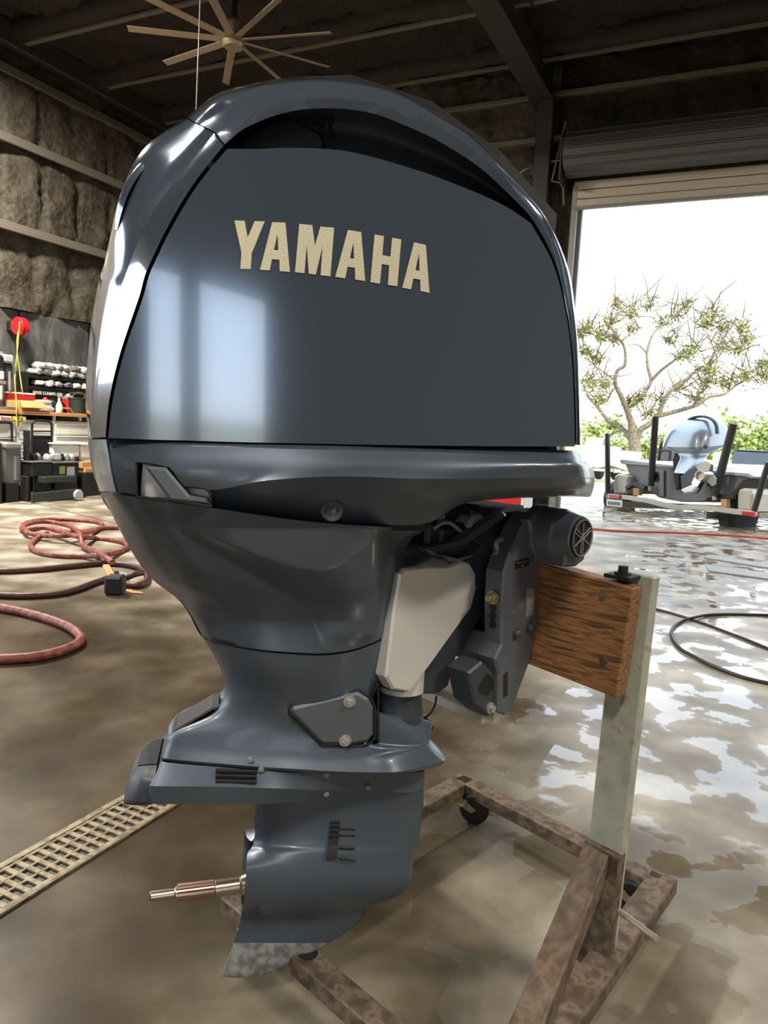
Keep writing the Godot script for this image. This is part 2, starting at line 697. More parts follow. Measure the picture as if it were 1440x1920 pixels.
func build_room() -> void:
	# floor slab and the yard outside
	var st := new_st()
	st.set_color(Color(0.8, 0.78, 0.74))
	abox(st, Vector3(XL - 0.25, -0.2, ZF - 0.1), Vector3(XR + 0.25, -0.002, ZB + 0.25))
	var damp := new_st()
	floor_skin(st, damp)
	var fl := struct("floor", st, M.floor, "worn concrete workshop floor with wet patches and pale dried stains", "floor")
	obj("damp_area", damp, M.damp, fl)
	st = new_st()
	bar(st, ony(-60, 912, 0.0), ony(300, 1003, 0.0), 0.012, 0.002)
	obj("saw_cut", st, M.black, fl)
	# left wall: slab, foam, girts
	st = new_st()
	abox(st, Vector3(XL - 0.25, 0, ZF - 0.25), Vector3(XL, YC + 0.6, -3.0))
	abox(st, Vector3(XL - 0.25, 4.6, -3.0), Vector3(XL, YC + 0.6, 5.8))
	abox(st, Vector3(XL - 0.25, 0, 5.8), Vector3(XL, YC + 0.6, ZB + 0.25))
	var wl := struct("wall_left", st, M.foam, "left workshop wall covered in dark sprayed foam between steel girts", "wall")
	foam("foam_lining", wl, M.foam, Vector3(XL, 2.46, -4.4), Vector3.FORWARD, Vector3.UP, Vector3.RIGHT, 6.0, 3.5, 0.07, 5)
	for y in [3.52, 4.62, 5.46]:
		st = new_st()
		box(st, at3(XL + 0.13, y, -7.4), Vector3(0.26, 0.06, 6.0), 0.01)
		box(st, at3(XL + 0.25, y - 0.05, -7.4), Vector3(0.03, 0.08, 6.0), 0.01)
		obj("girt", st, M.girt, wl)
	st = new_st()
	box(st, at3(XL + 0.16, 5.86, -3.7), Vector3(0.3, 0.3, 13.3), 0.02)
	obj("eave_beam", st, M.steelpaint, wl)
	# plywood wainscot sheets of 1.22 m
	for k in 4:
		var z := -10.38 + 1.226 * k + 0.72
		st = new_st()
		abox(st, Vector3(XL, 0, z), Vector3(XL + 0.055, 2.46, z + 1.2), 0.006)
		obj("plywood_sheet", st, M.ply, wl)
	st = new_st()
	for k in 4:
		var z := -10.38 + 1.226 * k + 0.707
		abox(st, Vector3(XL, 0, z - 0.02), Vector3(XL + 0.03, 2.45, z + 0.02))
	obj("sheet_joint", st, M.black, wl)
	# front wall with the big door opening
	st = new_st()
	abox(st, Vector3(XL - 0.25, 0, ZF - 0.25), Vector3(DOOR_L, YC + 0.8, ZF))
	abox(st, Vector3(DOOR_L, DOOR_T + 0.1, ZF - 0.25), Vector3(DOOR_R, YC + 0.8, ZF))
	abox(st, Vector3(DOOR_R, 0, ZF - 0.25), Vector3(XR + 0.25, YC + 0.8, ZF))
	var wf := struct("wall_front", st, M.foam, "end wall of dark foam around the open roll-up door", "wall")
	foam("foam_lining", wf, M.foam, Vector3(XL, 0, ZF), Vector3.RIGHT, Vector3.UP, Vector3.BACK, -XL + DOOR_L - 0.35, YC, 0.085, 6, 0.7, 1.3)
	foam("foam_lining", wf, M.ceilfoam, Vector3(DOOR_L - 0.4, 4.6, ZF), Vector3.RIGHT, Vector3.UP, Vector3.BACK, 6.0, 1.4, 0.07, 8, 0.8, 0.7)
	for y in [5.05, 5.6]:
		st = new_st()
		box(st, at3(-0.5, y, ZF + 0.09), Vector3(17.0, 0.07, 0.2), 0.01)
		obj("girt", st, M.girt, wf)
	st = new_st()
	box(st, at3(-2.78, 2.75, ZF + 0.17), Vector3(0.22, 5.5, 0.3), 0.015)
	obj("column", st, M.steelpaint, wf)
	# back wall and right wall, behind the camera, with two open bays
	st = new_st()
	abox(st, Vector3(XL - 0.25, 3.55, ZB), Vector3(XR + 0.25, YC + 1.2, ZB + 0.25))
	for x in [[XL - 0.25, 2.4], [3.33, 3.78], [5.98, XR + 0.25]]:
		abox(st, Vector3(x[0], 0, ZB), Vector3(x[1], 3.55, ZB + 0.25))
	struct("wall_back", st, M.foam, "dark back wall with two open bays, behind the viewer", "wall")
	st = new_st()
	abox(st, Vector3(XR, 0, ZF - 0.25), Vector3(XR + 0.25, YC + 1.2, ZB + 0.25))
	struct("wall_right", st, M.foam, "dark foam right wall outside the view", "wall")
	# ceiling: foam deck on a slight slope, foam-wrapped purlins across it, one steel beam along it
	st = new_st()
	abox(st, Vector3(XL - 0.25, YC + 0.12, ZF - 0.25), Vector3(XR + 0.25, YC + 0.3, ZB + 0.25))
	var ce := struct("ceiling", st, M.ceilfoam, "dark foam-covered ceiling with thick wrapped purlins", "ceiling")
	foam("foam_deck", ce, M.ceilfoam, Vector3(XL, YC + 0.1, ZF), Vector3.RIGHT, Vector3.BACK, Vector3.DOWN, 12.5, 5.5, 0.085, 9, 0.9, 1.1)
	var fn := FastNoiseLite.new()
	fn.seed = 77
	fn.frequency = 0.8
	for z in [-9.72, -8.42, -7.1, -5.8, -4.5, -3.2, -1.0, 2.0, 5.0]:
		st = new_st()
		var path := []
		var rad := []
		for i in 60:
			var x := lerpf(XL, XR, i / 59.0)
			path.append(Vector3(x, YC - 0.02 + 0.05 * fn.get_noise_2d(x, z), z + 0.06 * fn.get_noise_2d(x * 1.4, z + 50.0)))
			rad.append(0.17 + 0.05 * fn.get_noise_2d(x * 2.0, z + 20.0))
		tube(st, path, rad, 10)
		obj("purlin", st, M.ceilfoam, ce)
		st = new_st()
		box(st, at3(0.15, YC - 0.2, z), Vector3(18.6, 0.025, 0.07))
		obj("purlin_flange", st, M.girt, ce)
	st = new_st()
	box(st, at3(-2.85, YC - 0.28, -1.2), Vector3(0.2, 0.4, 18.4), 0.01)
	box(st, at3(-2.85, YC - 0.49, -1.2), Vector3(0.3, 0.025, 18.4))
	obj("roof_beam", st, M.steelpaint, ce)
	# the roll-up door: coil, curtain end, guides
	var d := Node3D.new()
	d.name = "door_1"
	add_child(d)
	d.set_meta("kind", "structure")
	tag(d, "open roll-up door, its grey curtain coiled above the opening", "door")
	st = new_st()
	var cx := 4.72
	for k in 14:   # slats of the coil
		var a0 := TAU * k / 14.0
		var q := Transform3D(Basis(Vector3.RIGHT, a0), Vector3(-0.05, cx, ZF + 0.42))
		box(st, q * at3(0, 0.25, 0), Vector3(4.75, 0.035, 0.105), 0.012)
		tube(st, [q * Vector3(-2.37, 0.262, 0.056), q * Vector3(2.37, 0.262, 0.056)], 0.012, 6)
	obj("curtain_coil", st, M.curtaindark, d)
	st = new_st()
	for k in 3:
		var y := DOOR_T + 0.05 + 0.115 * k
		box(st, at3(-0.05, y, ZF + 0.2), Vector3(4.6, 0.105, 0.03), 0.012)
	obj("curtain_slat", st, M.curtain, d)
	st = new_st()
	box(st, at3(-0.05, DOOR_T - 0.01, ZF + 0.2), Vector3(4.6, 0.035, 0.07), 0.008)
	obj("bottom_bar", st, M.midgrey, d)
	for s in [DOOR_L - 0.03, DOOR_R + 0.03]:
		st = new_st()
		box(st, at3(s, 2.2, ZF + 0.14), Vector3(0.07, 4.4, 0.16), 0.008)
		box(st, at3(s - 0.06 * signf(s), 2.2, ZF + 0.05), Vector3(0.05, 4.4, 0.08), 0.005)
		obj("door_guide", st, M.jamb, d)
	st = new_st()
	for s in [-2.46, 2.36]:
		box(st, at3(s, cx - 0.05, ZF + 0.3), Vector3(0.03, 0.62, 0.6), 0.005)
	obj("end_plate", st, M.steelpaint, d)
	# outside
	st = new_st()
	var lo := -0.04
	abox(st, Vector3(-14, -0.2, ZF - 9.0), Vector3(16, lo, ZF - 0.1))
	var ap := struct("floor_yard", st, M.apron, "wet concrete apron outside the open door", "ground")
	ap.name = "floor_apron"
	st = new_st()
	flatshade(st)
	var zs := [150.0, -19.0, -25.0, -31.0, -38.0, -46.0, -190.0]
	for i in zs.size() - 1:
		quad(st, Vector3(-150, gy(zs[i]), zs[i]), Vector3(150, gy(zs[i]), zs[i]), Vector3(150, gy(zs[i + 1]), zs[i + 1]), Vector3(-150, gy(zs[i + 1]), zs[i + 1]))
		quad(st, Vector3(-150, gy(zs[i]) - 0.4, zs[i]), Vector3(-150, gy(zs[i + 1]) - 0.4, zs[i + 1]), Vector3(150, gy(zs[i + 1]) - 0.4, zs[i + 1]), Vector3(150, gy(zs[i]) - 0.4, zs[i]))
	struct("floor_ground", st, M.dirt, "pale dirt and grass yard beyond the concrete apron", "ground")


func floor_skin(dry: SurfaceTool, damp: SurfaceTool) -> void:   # the concrete's top with its damp brown and pale dry areas as colour
	var fn := FastNoiseLite.new()
	fn.seed = 91
	fn.frequency = 0.8
	fn.fractal_octaves = 6
	var st := dry
	damp.set_color(Color.WHITE)
	dry.set_smooth_group(1)
	damp.set_smooth_group(1)
	var x0 := -9.45
	var z0 := -10.5
	var nx := 150
	var nz := 150
	var sx := 13.0 / nx
	var sz := 13.0 / nz
	for i in nx:
		for j in nz:
			st = damp if x0 + sx * i + 0.5 * fn.get_noise_2d(sx * i * 2.0, sz * j * 2.0) < -0.75 else dry
			for c in [[0, 0], [1, 0], [1, 1], [0, 0], [1, 1], [0, 1]]:
				var x: float = x0 + sx * (i + c[0])
				var z: float = z0 + sz * (j + c[1])
				var n := fn.get_noise_2d(x, z)
				var d := smoothstep(-4.0, -2.6, z + 0.9 * n - 0.25 * x * 0.0) * (1.0 - 0.62 * smoothstep(-1.0, 0.1, x + 0.5 * n))
				d *= smoothstep(-8.0, -4.0, x + n)
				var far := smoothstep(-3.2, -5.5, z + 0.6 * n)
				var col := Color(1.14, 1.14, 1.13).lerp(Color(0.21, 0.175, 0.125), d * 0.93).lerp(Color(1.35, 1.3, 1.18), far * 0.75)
				st.set_color(col)
				st.add_vertex(Vector3(x, 0.0, z))
	st = dry
	st.set_color(Color(0.8, 0.78, 0.74))
	for q in [[x0 + 13.0, z0, XR + 0.25, z0 + 13.0], [x0, z0 + 13.0, XR + 0.25, ZB + 0.25]]:
		for c in [[0, 1], [2, 1], [2, 3], [0, 1], [2, 3], [0, 3]]:
			st.add_vertex(Vector3(q[c[0]], 0.0, q[c[1]]))


# -------------------------------------------------------------------- the outboard motor
var PB := []         # rim of the side panel in the motor's frame
var PC := Vector3.ZERO


func side_w(u: float, v: float) -> float:   # how far the side panel stands out from the mid plane
	var x := (u - PC.x) / 0.43
	var y := (v - PC.y) / 0.56
	return 0.255 - (0.038 if x < 0.0 else 0.055) * pow(absf(x), 2.2) - 0.022 * y * absf(y) * (1.0 if y > 0.0 else 0.0) - 0.004 * x * y


func on_panel(px: float, py: float, lift: float) -> Vector3:
	var w := 0.24
	var p := Vector3.ZERO
	for k in 5:
		p = inframe(EI, px, py, w)
		w = side_w(p.x, p.y) + lift
	return Vector3(p.x, p.y, w)


func hug(pts: Array, lift: float) -> Array:   # give pixel points the panel's distance from the mid plane
	var o := []
	for p in pts:
		o.append(Vector3(p.x, p.y, on_panel(p.x, p.y, lift).z))
	return o


func decal_tri(st: SurfaceTool, a: Vector2, b: Vector2, c: Vector2, deep: int) -> void:
	if deep == 0:
		tri(st, on_panel(a.x, a.y, 0.0012), on_panel(b.x, b.y, 0.0012), on_panel(c.x, c.y, 0.0012))
		return
	var ab := (a + b) * 0.5
	var bc := (b + c) * 0.5
	var ca := (c + a) * 0.5
	decal_tri(st, a, ab, ca, deep - 1)
	decal_tri(st, ab, b, bc, deep - 1)
	decal_tri(st, ca, bc, c, deep - 1)
	decal_tri(st, ab, bc, ca, deep - 1)


func letter(st: SurfaceTool, pts: Array) -> void:
	var poly := PackedVector2Array()
	for p in pts:
		poly.append(Vector2(420.0 + p[0] / 3.4286, 390.0 + p[1] / 3.4286))
	if Geometry2D.is_polygon_clockwise(poly):
		poly.reverse()
	var ix := Geometry2D.triangulate_polygon(poly)
	st.set_smooth_group(1)
	for i in range(0, ix.size(), 3):
		decal_tri(st, poly[ix[i]], poly[ix[i + 1]], poly[ix[i + 2]], 2)


func letter_a(st: SurfaceTool, o: Array, h: Array) -> void:   # o: top left, top right, foot right x2, bar right, bar left, foot left x2; h: the counter
	var m := [(o[0][0] + o[1][0]) * 0.5, (o[0][1] + o[1][1]) * 0.5]
	letter(st, [o[0], m, h[0], h[2], o[5], o[6], o[7]])
	letter(st, [m, o[1], o[2], o[3], o[4], h[1], h[0]])
	letter(st, [h[2], h[1], o[4], o[5]])


func line_dist(q: Vector2, line: Array) -> float:   # signed pixel distance, positive below or left of the line
	var best := 1e9
	var sd := 0.0
	for i in line.size() - 1:
		var a := Vector2(line[i][0], line[i][1])
		var b := Vector2(line[i + 1][0], line[i + 1][1])
		var d := q.distance_to(Geometry2D.get_closest_point_to_segment(q, a, b))
		if d < best:
			best = d
			sd = signf((b - a).cross(q - a)) * d
	return sd


const LOBE := [[330, 978], [372, 993], [420, 1016], [471, 1037], [520, 1055], [560, 1066], [600, 1071], [628, 1064], [660, 1043], [720, 1003]]
const RIDGE := [[320, 986], [354, 1010], [432, 1052], [510, 1099], [560, 1128], [584, 1150], [596, 1185], [603, 1230]]


func apron_relief(p: Vector3) -> float:   # a raised upper lobe, falling away over a dark slope to a sharp ridge
	var q := Vector2(p.x, p.y)
	var dl := line_dist(q, LOBE)
	var db := line_dist(q, RIDGE)
	var h := 1.0
	if dl > 0.0:
		h = 0.0 if db >= 0.0 else smoothstep(0.0, 1.0, pow(-db / (dl - db), 0.8))
		if db < 0.0:
			h = lerpf(h, -db / (dl - db), 0.75)
	return 0.05 * h * smoothstep(0.0, 1.0, clampf((p.x - 320.0) / 130.0, 0, 1)) * smoothstep(0.0, 1.0, clampf((765.0 - p.x) / 70.0, 0, 1)) * smoothstep(0.0, 1.0, clampf((1226.0 - p.y) / 45.0, 0.0, 1.0)) - 0.024 * smoothstep(0.0, 1.0, clampf((p.x - 300.0) / 150.0, 0, 1)) * clampf((p.y - 950.0) / 40.0, 0.0, 1.0) * clampf((1226.0 - p.y) / 60.0, 0.0, 1.0)


func build_motor() -> void:
	var eng := thing("outboard_motor", "large dark grey outboard motor with pale lettering, clamped upright to the rolling stand", "outboard motor")
	eng.transform = ET
	PC = eu(Vector3(640, 832, 0.25))
	var k3r := vv([[166, 822, 0.06], [162, 760, 0.06], [163, 700, 0.06], [173, 600, 0.06], [187, 525, 0.06], [196, 498, 0.06], [209, 440, 0.07], [222, 385, 0.075], [247, 320, 0.085], [273, 280, 0.1], [309, 250, 0.11], [353, 224, 0.13]])
	var k2r := vv([[178, 820, 0.165], [180, 765, 0.165], [186, 700, 0.165], [203, 630, 0.165], [220, 558, 0.165], [236, 513, 0.165], [256, 460, 0.165], [278, 413, 0.167], [307, 367, 0.17], [340, 324, 0.175], [372, 285, 0.18], [402, 250, 0.185]])
	var k1r := vv([[198, 820, 0.208], [202, 771, 0.208], [211, 718, 0.208], [227, 657, 0.208], [247, 597, 0.208], [262, 553, 0.208], [273, 513, 0.208], [291, 473, 0.208], [309, 436, 0.208], [340, 380, 0.208], [373, 331, 0.208], [419, 273, 0.21]])
	var k3a := vv([[355, 223, 0.13], [400, 186, 0.15], [435, 172, 0.15], [500, 157, 0.15], [560, 150, 0.15], [620, 149, 0.15], [700, 160, 0.15], [759, 180, 0.15], [842, 228, 0.155], [887, 258, 0.16], [950, 320, 0.165], [1000, 374, 0.17], [1033, 425, 0.175], [1064, 505, 0.18], [1076, 580, 0.18], [1083, 650, 0.18], [1086, 740, 0.18], [1088, 834, 0.18]])
	var k2a := vv([[404, 248, 0.185], [455, 215, 0.19], [505, 196, 0.19], [555, 185, 0.19], [605, 181, 0.19], [655, 184, 0.19], [705, 192, 0.19], [750, 207, 0.19], [800, 227, 0.19], [860, 260, 0.19], [925, 312, 0.19], [980, 368, 0.19], [1022, 420, 0.19], [1052, 490, 0.192], [1070, 580, 0.192], [1079, 660, 0.19], [1083, 745, 0.19], [1085, 834, 0.19]])
	var k1a := vv([[421, 271, 0.21], [455, 243, 0.212], [505, 220, 0.215], [555, 207, 0.215], [605, 203, 0.215], [655, 205, 0.215], [705, 214, 0.215], [750, 231, 0.215], [800, 253, 0.21], [842, 276, 0.21], [898, 313, 0.207], [950, 360, 0.203], [1000, 414, 0.2], [1040, 490, 0.198], [1062, 575, 0.197], [1074, 660, 0.195], [1079, 745, 0.193], [1081, 834, 0.193]])
	k1r = hug(k1r, -0.004)
	k1a = hug(k1a, -0.002)
	# rear cover: crown, shoulder, the bright chamfer strip, and its inner lip
	var st := new_st()
	var k0 := []
	var km := []
	var kl := []
	for i in k3r.size():
		k0.append(Vector3(k3r[i].x - 1.0, k3r[i].y - 2.0, 0.0))
		km.append(k3r[i].lerp(k2r[i], 0.55) + Vector3(-1.5, -0.5, 0.012))
		kl.append(k1r[i] + Vector3(1, 0, -0.04))
	sheet(st, [k0, k3r, km, k2r, k1r, kl], 70, 5, [3, 4])
	obj("rear_cover", st, M.paint, eng)
	# air outlet blister on the rear shoulder
	st = new_st()
	sheet(st, [vv([[218, 430, 0.06], [223, 395, 0.065], [238, 350, 0.07], [264, 312, 0.08], [300, 282, 0.1]]), vv([[214, 432, 0.085], [218, 393, 0.096], [232, 350, 0.102], [260, 309, 0.108], [302, 281, 0.12]]), vv([[220, 430, 0.1], [230, 392, 0.112], [247, 350, 0.118], [272, 315, 0.124], [306, 288, 0.13]])], 24, 5, [])
	obj("rear_vent", st, M.paint, eng)
	# top arch
	st = new_st()
	k0 = []
	km = []
	kl = []
	for i in k3a.size():
		var out := Vector2(k3a[i].x - 640, k3a[i].y - 640).normalized() * (6.0 if i < 11 else 2.0)
		k0.append(Vector3(k3a[i].x + out.x, k3a[i].y + out.y, 0.0))
		km.append(k3a[i].lerp(k2a[i], 0.5) + Vector3(0, 0, 0.006))
		kl.append(k1a[i] + Vector3(0, -3, -0.07))
	sheet(st, [k0, k3a, km, k2a, k1a, kl], 90, 5, [3, 4])
	obj("top_arch", st, M.paint, eng)
	# side panel
	var rear := vv([[426, 279, 0.212], [380, 334, 0.212], [347, 383, 0.212], [316, 438, 0.212], [298, 475, 0.212], [280, 515, 0.212], [269, 555, 0.212], [252, 604, 0.213], [234, 657, 0.214], [218, 718, 0.214], [208, 771, 0.214], [203, 821, 0.215]])
	var bottom := vv([[203, 821, 0.215], [275, 824, 0.235], [350, 826, 0.246], [450, 829, 0.252], [550, 831, 0.254], [700, 834, 0.252], [850, 836, 0.242], [1000, 837, 0.222], [1078, 837, 0.2]])
	var front := vv([[1078, 837, 0.2], [1076, 745, 0.2], [1071, 660, 0.202], [1059, 575, 0.204], [1036, 492, 0.206], [995, 418, 0.207]])
	var top := vv([[995, 418, 0.207], [950, 388, 0.21], [900, 364, 0.212], [850, 344, 0.214], [800, 325, 0.215], [740, 306, 0.216], [690, 292, 0.216], [640, 282, 0.216], [590, 278, 0.215], [540, 277, 0.214], [490, 279, 0.213], [426, 279, 0.212]])
	PB = []
	for side in [[rear, 40], [bottom, 40], [front, 30], [top, 44]]:
		var rs := resample(side[0], side[1])
		for i in rs.size() - 1:
			PB.append(on_panel(rs[i].x, rs[i].y, 0.0))
	var mc0 := on_panel(640, 590, 0.0)
	for side in [1.0, -1.0]:
		var f := Vector3(1, 1, side)
		st = new_st()
		var nr := 26
		st.set_smooth_group(1)
		var last := []
		for j in range(1, nr + 1):
			var ring := []
			for b in PB:
				var q: Vector3 = mc0.lerp(b, float(j) / nr)
				ring.append(Vector3(q.x, q.y, side_w(q.x, q.y)) * f)
			for i in ring.size():
				var k := (i + 1) % ring.size()
				if j == 1:
					tri(st, mc0 * f, ring[k], ring[i])
				else:
					quad(st, last[i], last[k], ring[k], ring[i])
			last = ring
		st.set_smooth_group(2)
		for i in PB.size():
			var a: Vector3 = PB[i]
			var b: Vector3 = PB[(i + 1) % PB.size()]
			var g := 1.03 if i > 106 else 1.0
			var ia := Vector3(mc0.x + (a.x - mc0.x) * g, mc0.y + (a.y - mc0.y) * g, a.z - 0.05)
			var ib := Vector3(mc0.x + (b.x - mc0.x) * g, mc0.y + (b.y - mc0.y) * g, b.z - 0.05)
			quad(st, a * f, b * f, ib * f, ia * f)
		obj("side_panel", st, M.paint, eng)
	# lettering
	st = new_st()
	letter(st, [[67, 80], [133, 82], [152, 190], [197, 84], [262, 86], [178, 292], [172, 393], [105, 391], [112, 288]])
	letter_a(st, [[310, 90], [395, 94], [424, 411], [358, 406], [356, 332], [308, 330], [294, 401], [231, 397]], [[344, 165], [350, 272], [321, 270]])
	letter(st, [[484, 102], [568, 110], [584, 240], [620, 119], [708, 127], [684, 439], [621, 432], [634, 245], [590, 428], [545, 422], [532, 235], [517, 418], [456, 413]])
	letter_a(st, [[796, 141], [882, 154], [908, 470], [844, 460], [841, 384], [795, 377], [779, 452], [715, 443]], [[832, 222], [837, 326], [809, 322]])
	letter(st, [[968, 170], [1028, 180], [1018, 303], [1070, 312], [1081, 191], [1140, 202], [1114, 503], [1054, 494], [1062, 368], [1015, 361], [1002, 486], [941, 476]])
	letter_a(st, [[1222, 220], [1298, 238], [1321, 546], [1263, 533], [1262, 461], [1218, 453], [1202, 523], [1146, 512]], [[1254, 288], [1257, 405], [1231, 399]])
	labelled(obj("lettering", st, M.letter, eng), "pale gold sparkling YAMAHA lettering")
	# scoop floor behind the arch, and the dark core that closes the gaps
	st = new_st()
	var fl0 := []
	var fl1 := []
	var fl2 := []
	for i in 15:
		var t := i / 14.0
		var a: Vector3 = cr(k1a.slice(0, 13), t)
		var b: Vector3 = cr(top, 1.0 - t)
		fl0.append(Vector3(a.x, a.y - 14, 0.165))
		fl1.append(Vector3((a.x + b.x) * 0.5, (a.y + b.y) * 0.5, 0.135))
		fl2.append(Vector3(b.x, b.y + 12, 0.15))
	sheet(st, [fl0, fl1, fl2], 40, 6, [])
	obj("scoop", st, M.dark, eng)
	st = new_st()
	prism(st, Transform3D.IDENTITY, pixpoly(EI, [[448, 282], [452, 258], [500, 232], [545, 218], [600, 248], [609, 270], [609, 290]], 0.17), 0.1, 0.17, 0.004)
	obj("scoop_baffle", st, M.black, eng)
	for x in [[590, 224, 236], [603, 228, 246], [620, 222, 258]]:
		st = new_st()
		rod(st, inframe(EI, x[0], x[1] - 6, 0.162), inframe(EI, x[0], x[2], 0.162), 0.0028, 6)
		rod(st, inframe(EI, x[0], x[1] - 2, 0.163), inframe(EI, x[0] + 1, x[1] + 10, 0.163), 0.005, 6)
		obj("hook", st, M.black, eng)
	st = new_st()
	prism(st, Transform3D.IDENTITY, pixpoly(EI, [[215, 905], [205, 830], [215, 720], [240, 560], [300, 400], [430, 240], [560, 195], [640, 190], [780, 235], [900, 320], [1000, 430], [985, 560], [1000, 830], [1010, 905], [850, 925], [700, 960], [400, 940]], 0.0), -0.13, 0.13, 0.03)
	obj("inner_core", st, M.black, eng)
	# lower cowling
	var latch := PackedVector2Array([Vector2(256, 866), Vector2(314, 873), Vector2(322, 880), Vector2(345, 911), Vector2(384, 915), Vector2(394, 924), Vector2(398, 949), Vector2(257, 932)])
	var r0 := vv([[204, 824, 0.205], [275, 826, 0.228], [350, 829, 0.242], [550, 834, 0.252], [700, 837, 0.25], [850, 840, 0.238], [1000, 842, 0.215], [1070, 845, 0.19], [1082, 847, 0.1], [1082, 848, 0]])
	var r1 := vv([[205, 832, 0.219], [275, 834, 0.24], [350, 836, 0.253], [550, 842, 0.264], [700, 845, 0.262], [850, 849, 0.252], [1000, 856, 0.232], [1075, 862, 0.205], [1098, 867, 0.1], [1098, 867, 0]])
	var r2 := vv([[207, 856, 0.225], [275, 870, 0.247], [350, 884, 0.262], [550, 873, 0.274], [700, 871, 0.274], [850, 872, 0.265], [1000, 872, 0.247], [1080, 872, 0.215], [1109, 876, 0.1], [1108, 876, 0]])
	var r3 := vv([[208, 868, 0.226], [275, 890, 0.25], [390, 918, 0.262], [500, 901, 0.278], [640, 893, 0.28], [800, 898, 0.276], [980, 896, 0.25], [1080, 895, 0.217], [1113, 895, 0.1], [1112, 895, 0]])
	var r4 := vv([[214, 895, 0.226], [280, 915, 0.243], [390, 935, 0.246], [480, 945, 0.25], [600, 936, 0.246], [780, 930, 0.237], [920, 922, 0.228], [1075, 915, 0.208], [1111, 913, 0.1], [1110, 913, 0]])
	var r5 := vv([[221, 922, 0.222], [300, 934, 0.236], [395, 947, 0.238], [500, 962, 0.23], [640, 976, 0.215], [790, 983, 0.185], [880, 942, 0.185], [1040, 930, 0.185], [1104, 930, 0.09], [1103, 930, 0]])
	var r6 := vv([[221, 922, 0.1], [300, 934, 0.1], [395, 947, 0.1], [500, 962, 0.1], [640, 976, 0.1], [790, 976, 0.1], [880, 942, 0.08], [1040, 932, 0.06], [1100, 932, 0.04], [1100, 932, 0]])
	st = new_st()
	sheet(st, [r0, r1, r2, r3, r4, r5, r6], 260, 7, [1, 3, 5], false, latch)
	var lc := obj("lower_cowling", st, M.satin, eng)
	st = new_st()
	var q0 := vv([[164, 824, 0.0], [165, 824, 0.06], [168, 824, 0.12], [179, 824, 0.165], [200, 824, 0.206], [201, 824, 0.17]])
	var q1 := vv([[168, 855, 0.0], [169, 855, 0.06], [173, 855, 0.12], [185, 854, 0.165], [204, 852, 0.213], [205, 852, 0.18]])
	var q2 := vv([[174, 885, 0.0], [175, 885, 0.06], [180, 885, 0.12], [191, 884, 0.165], [209, 882, 0.217], [210, 882, 0.18]])
	var q3 := vv([[187, 921, 0.0], [188, 921, 0.06], [193, 921, 0.12], [201, 921, 0.165], [218, 922, 0.217], [219, 922, 0.18]])
	sheet(st, [q0, q1, q2, q3], 40, 8, [])
	obj("lower_rear_cover", st, M.satin, eng)
	# latch pocket, handle
	st = new_st()
	st.set_smooth_group(1)
	var lp := []
	for p in latch:
		lp.append(Vector3(p.x, p.y, 0.243 + 0.00012 * (p.x - 256)))
	flatshade(st)
	for i in lp.size():
		var a: Vector3 = lp[i]
		var b: Vector3 = lp[(i + 1) % lp.size()]
		face(st, Transform3D.IDENTITY, [eu(a), eu(b), eu(b) - Vector3(0, 0, 0.03), eu(a) - Vector3(0, 0, 0.03)])
	obj("latch_pocket", st, M.black, lc)
	st = new_st()
	prism(st, Transform3D.IDENTITY, pixpoly(EI, [[268, 870], [320, 874], [345, 908], [385, 913], [398, 926], [400, 951], [262, 934]], 0.222), 0.2, 0.222)
	obj("latch_back", st, M.silver, lc)
	st = new_st()
	prism(st, Transform3D.IDENTITY, pixpoly(EI, [[270, 874], [311, 877], [345, 917], [355, 929], [388, 935], [396, 948], [318, 939]], 0.262), 0.24, 0.262, 0.004)
	obj("latch_handle", st, M.clamp, lc)
	st = new_st()
	var rim := []
	for p in lp:
		rim.append(eu(p + Vector3(0, 0, 0.002)))
	rim.append(rim[0])
	tube(st, rim, 0.0022, 6)
	obj("latch_seal", st, M.black, lc)
	st = new_st()
	lathe(st, Transform3D(Basis(Vector3.RIGHT, PI / 2), eu(Vector3(622, 957, 0.236))), [Vector2(0.0165, 0.004), Vector2(0.0145, 0.007), Vector2(0.013, 0.004), Vector2(0.007, -0.004), Vector2(0, -0.006)], 28)
	obj("plug", st, M.clamp, lc)
	st = new_st()
	prism(st, Transform3D.IDENTITY, pixpoly(EI, [[188, 921], [204, 922], [210, 938], [203, 956], [192, 938]], 0.03), -0.03, 0.03, 0.004)
	obj("rear_latch", st, M.dark, eng)
	# apron
	st = new_st()
	var a0 := vv([[190, 926, 0], [190, 926, 0.06], [204, 926, 0.165], [222, 927, 0.215], [300, 939, 0.231], [395, 952, 0.233], [480, 965, 0.228], [560, 976, 0.22], [640, 983, 0.208], [740, 989, 0.19], [800, 989, 0.165]])
	var a1 := vv([[206, 955, 0], [206, 955, 0.06], [222, 955, 0.155], [244, 957, 0.205], [315, 970, 0.226], [410, 985, 0.23], [500, 1000, 0.222], [590, 1008, 0.21], [680, 1008, 0.192], [745, 1003, 0.172], [785, 998, 0.15]])
	var a2 := vv([[224, 990, 0], [224, 990, 0.06], [242, 990, 0.145], [268, 994, 0.19], [335, 1010, 0.215], [430, 1028, 0.218], [520, 1045, 0.21], [610, 1050, 0.197], [690, 1045, 0.175], [735, 1035, 0.155], [762, 1015, 0.13]])
	var a3 := vv([[255, 1045, 0], [255, 1045, 0.06], [275, 1045, 0.13], [300, 1048, 0.165], [360, 1064, 0.193], [440, 1082, 0.197], [530, 1100, 0.19], [610, 1106, 0.178], [680, 1100, 0.158], [718, 1088, 0.135], [735, 1075, 0.115]])
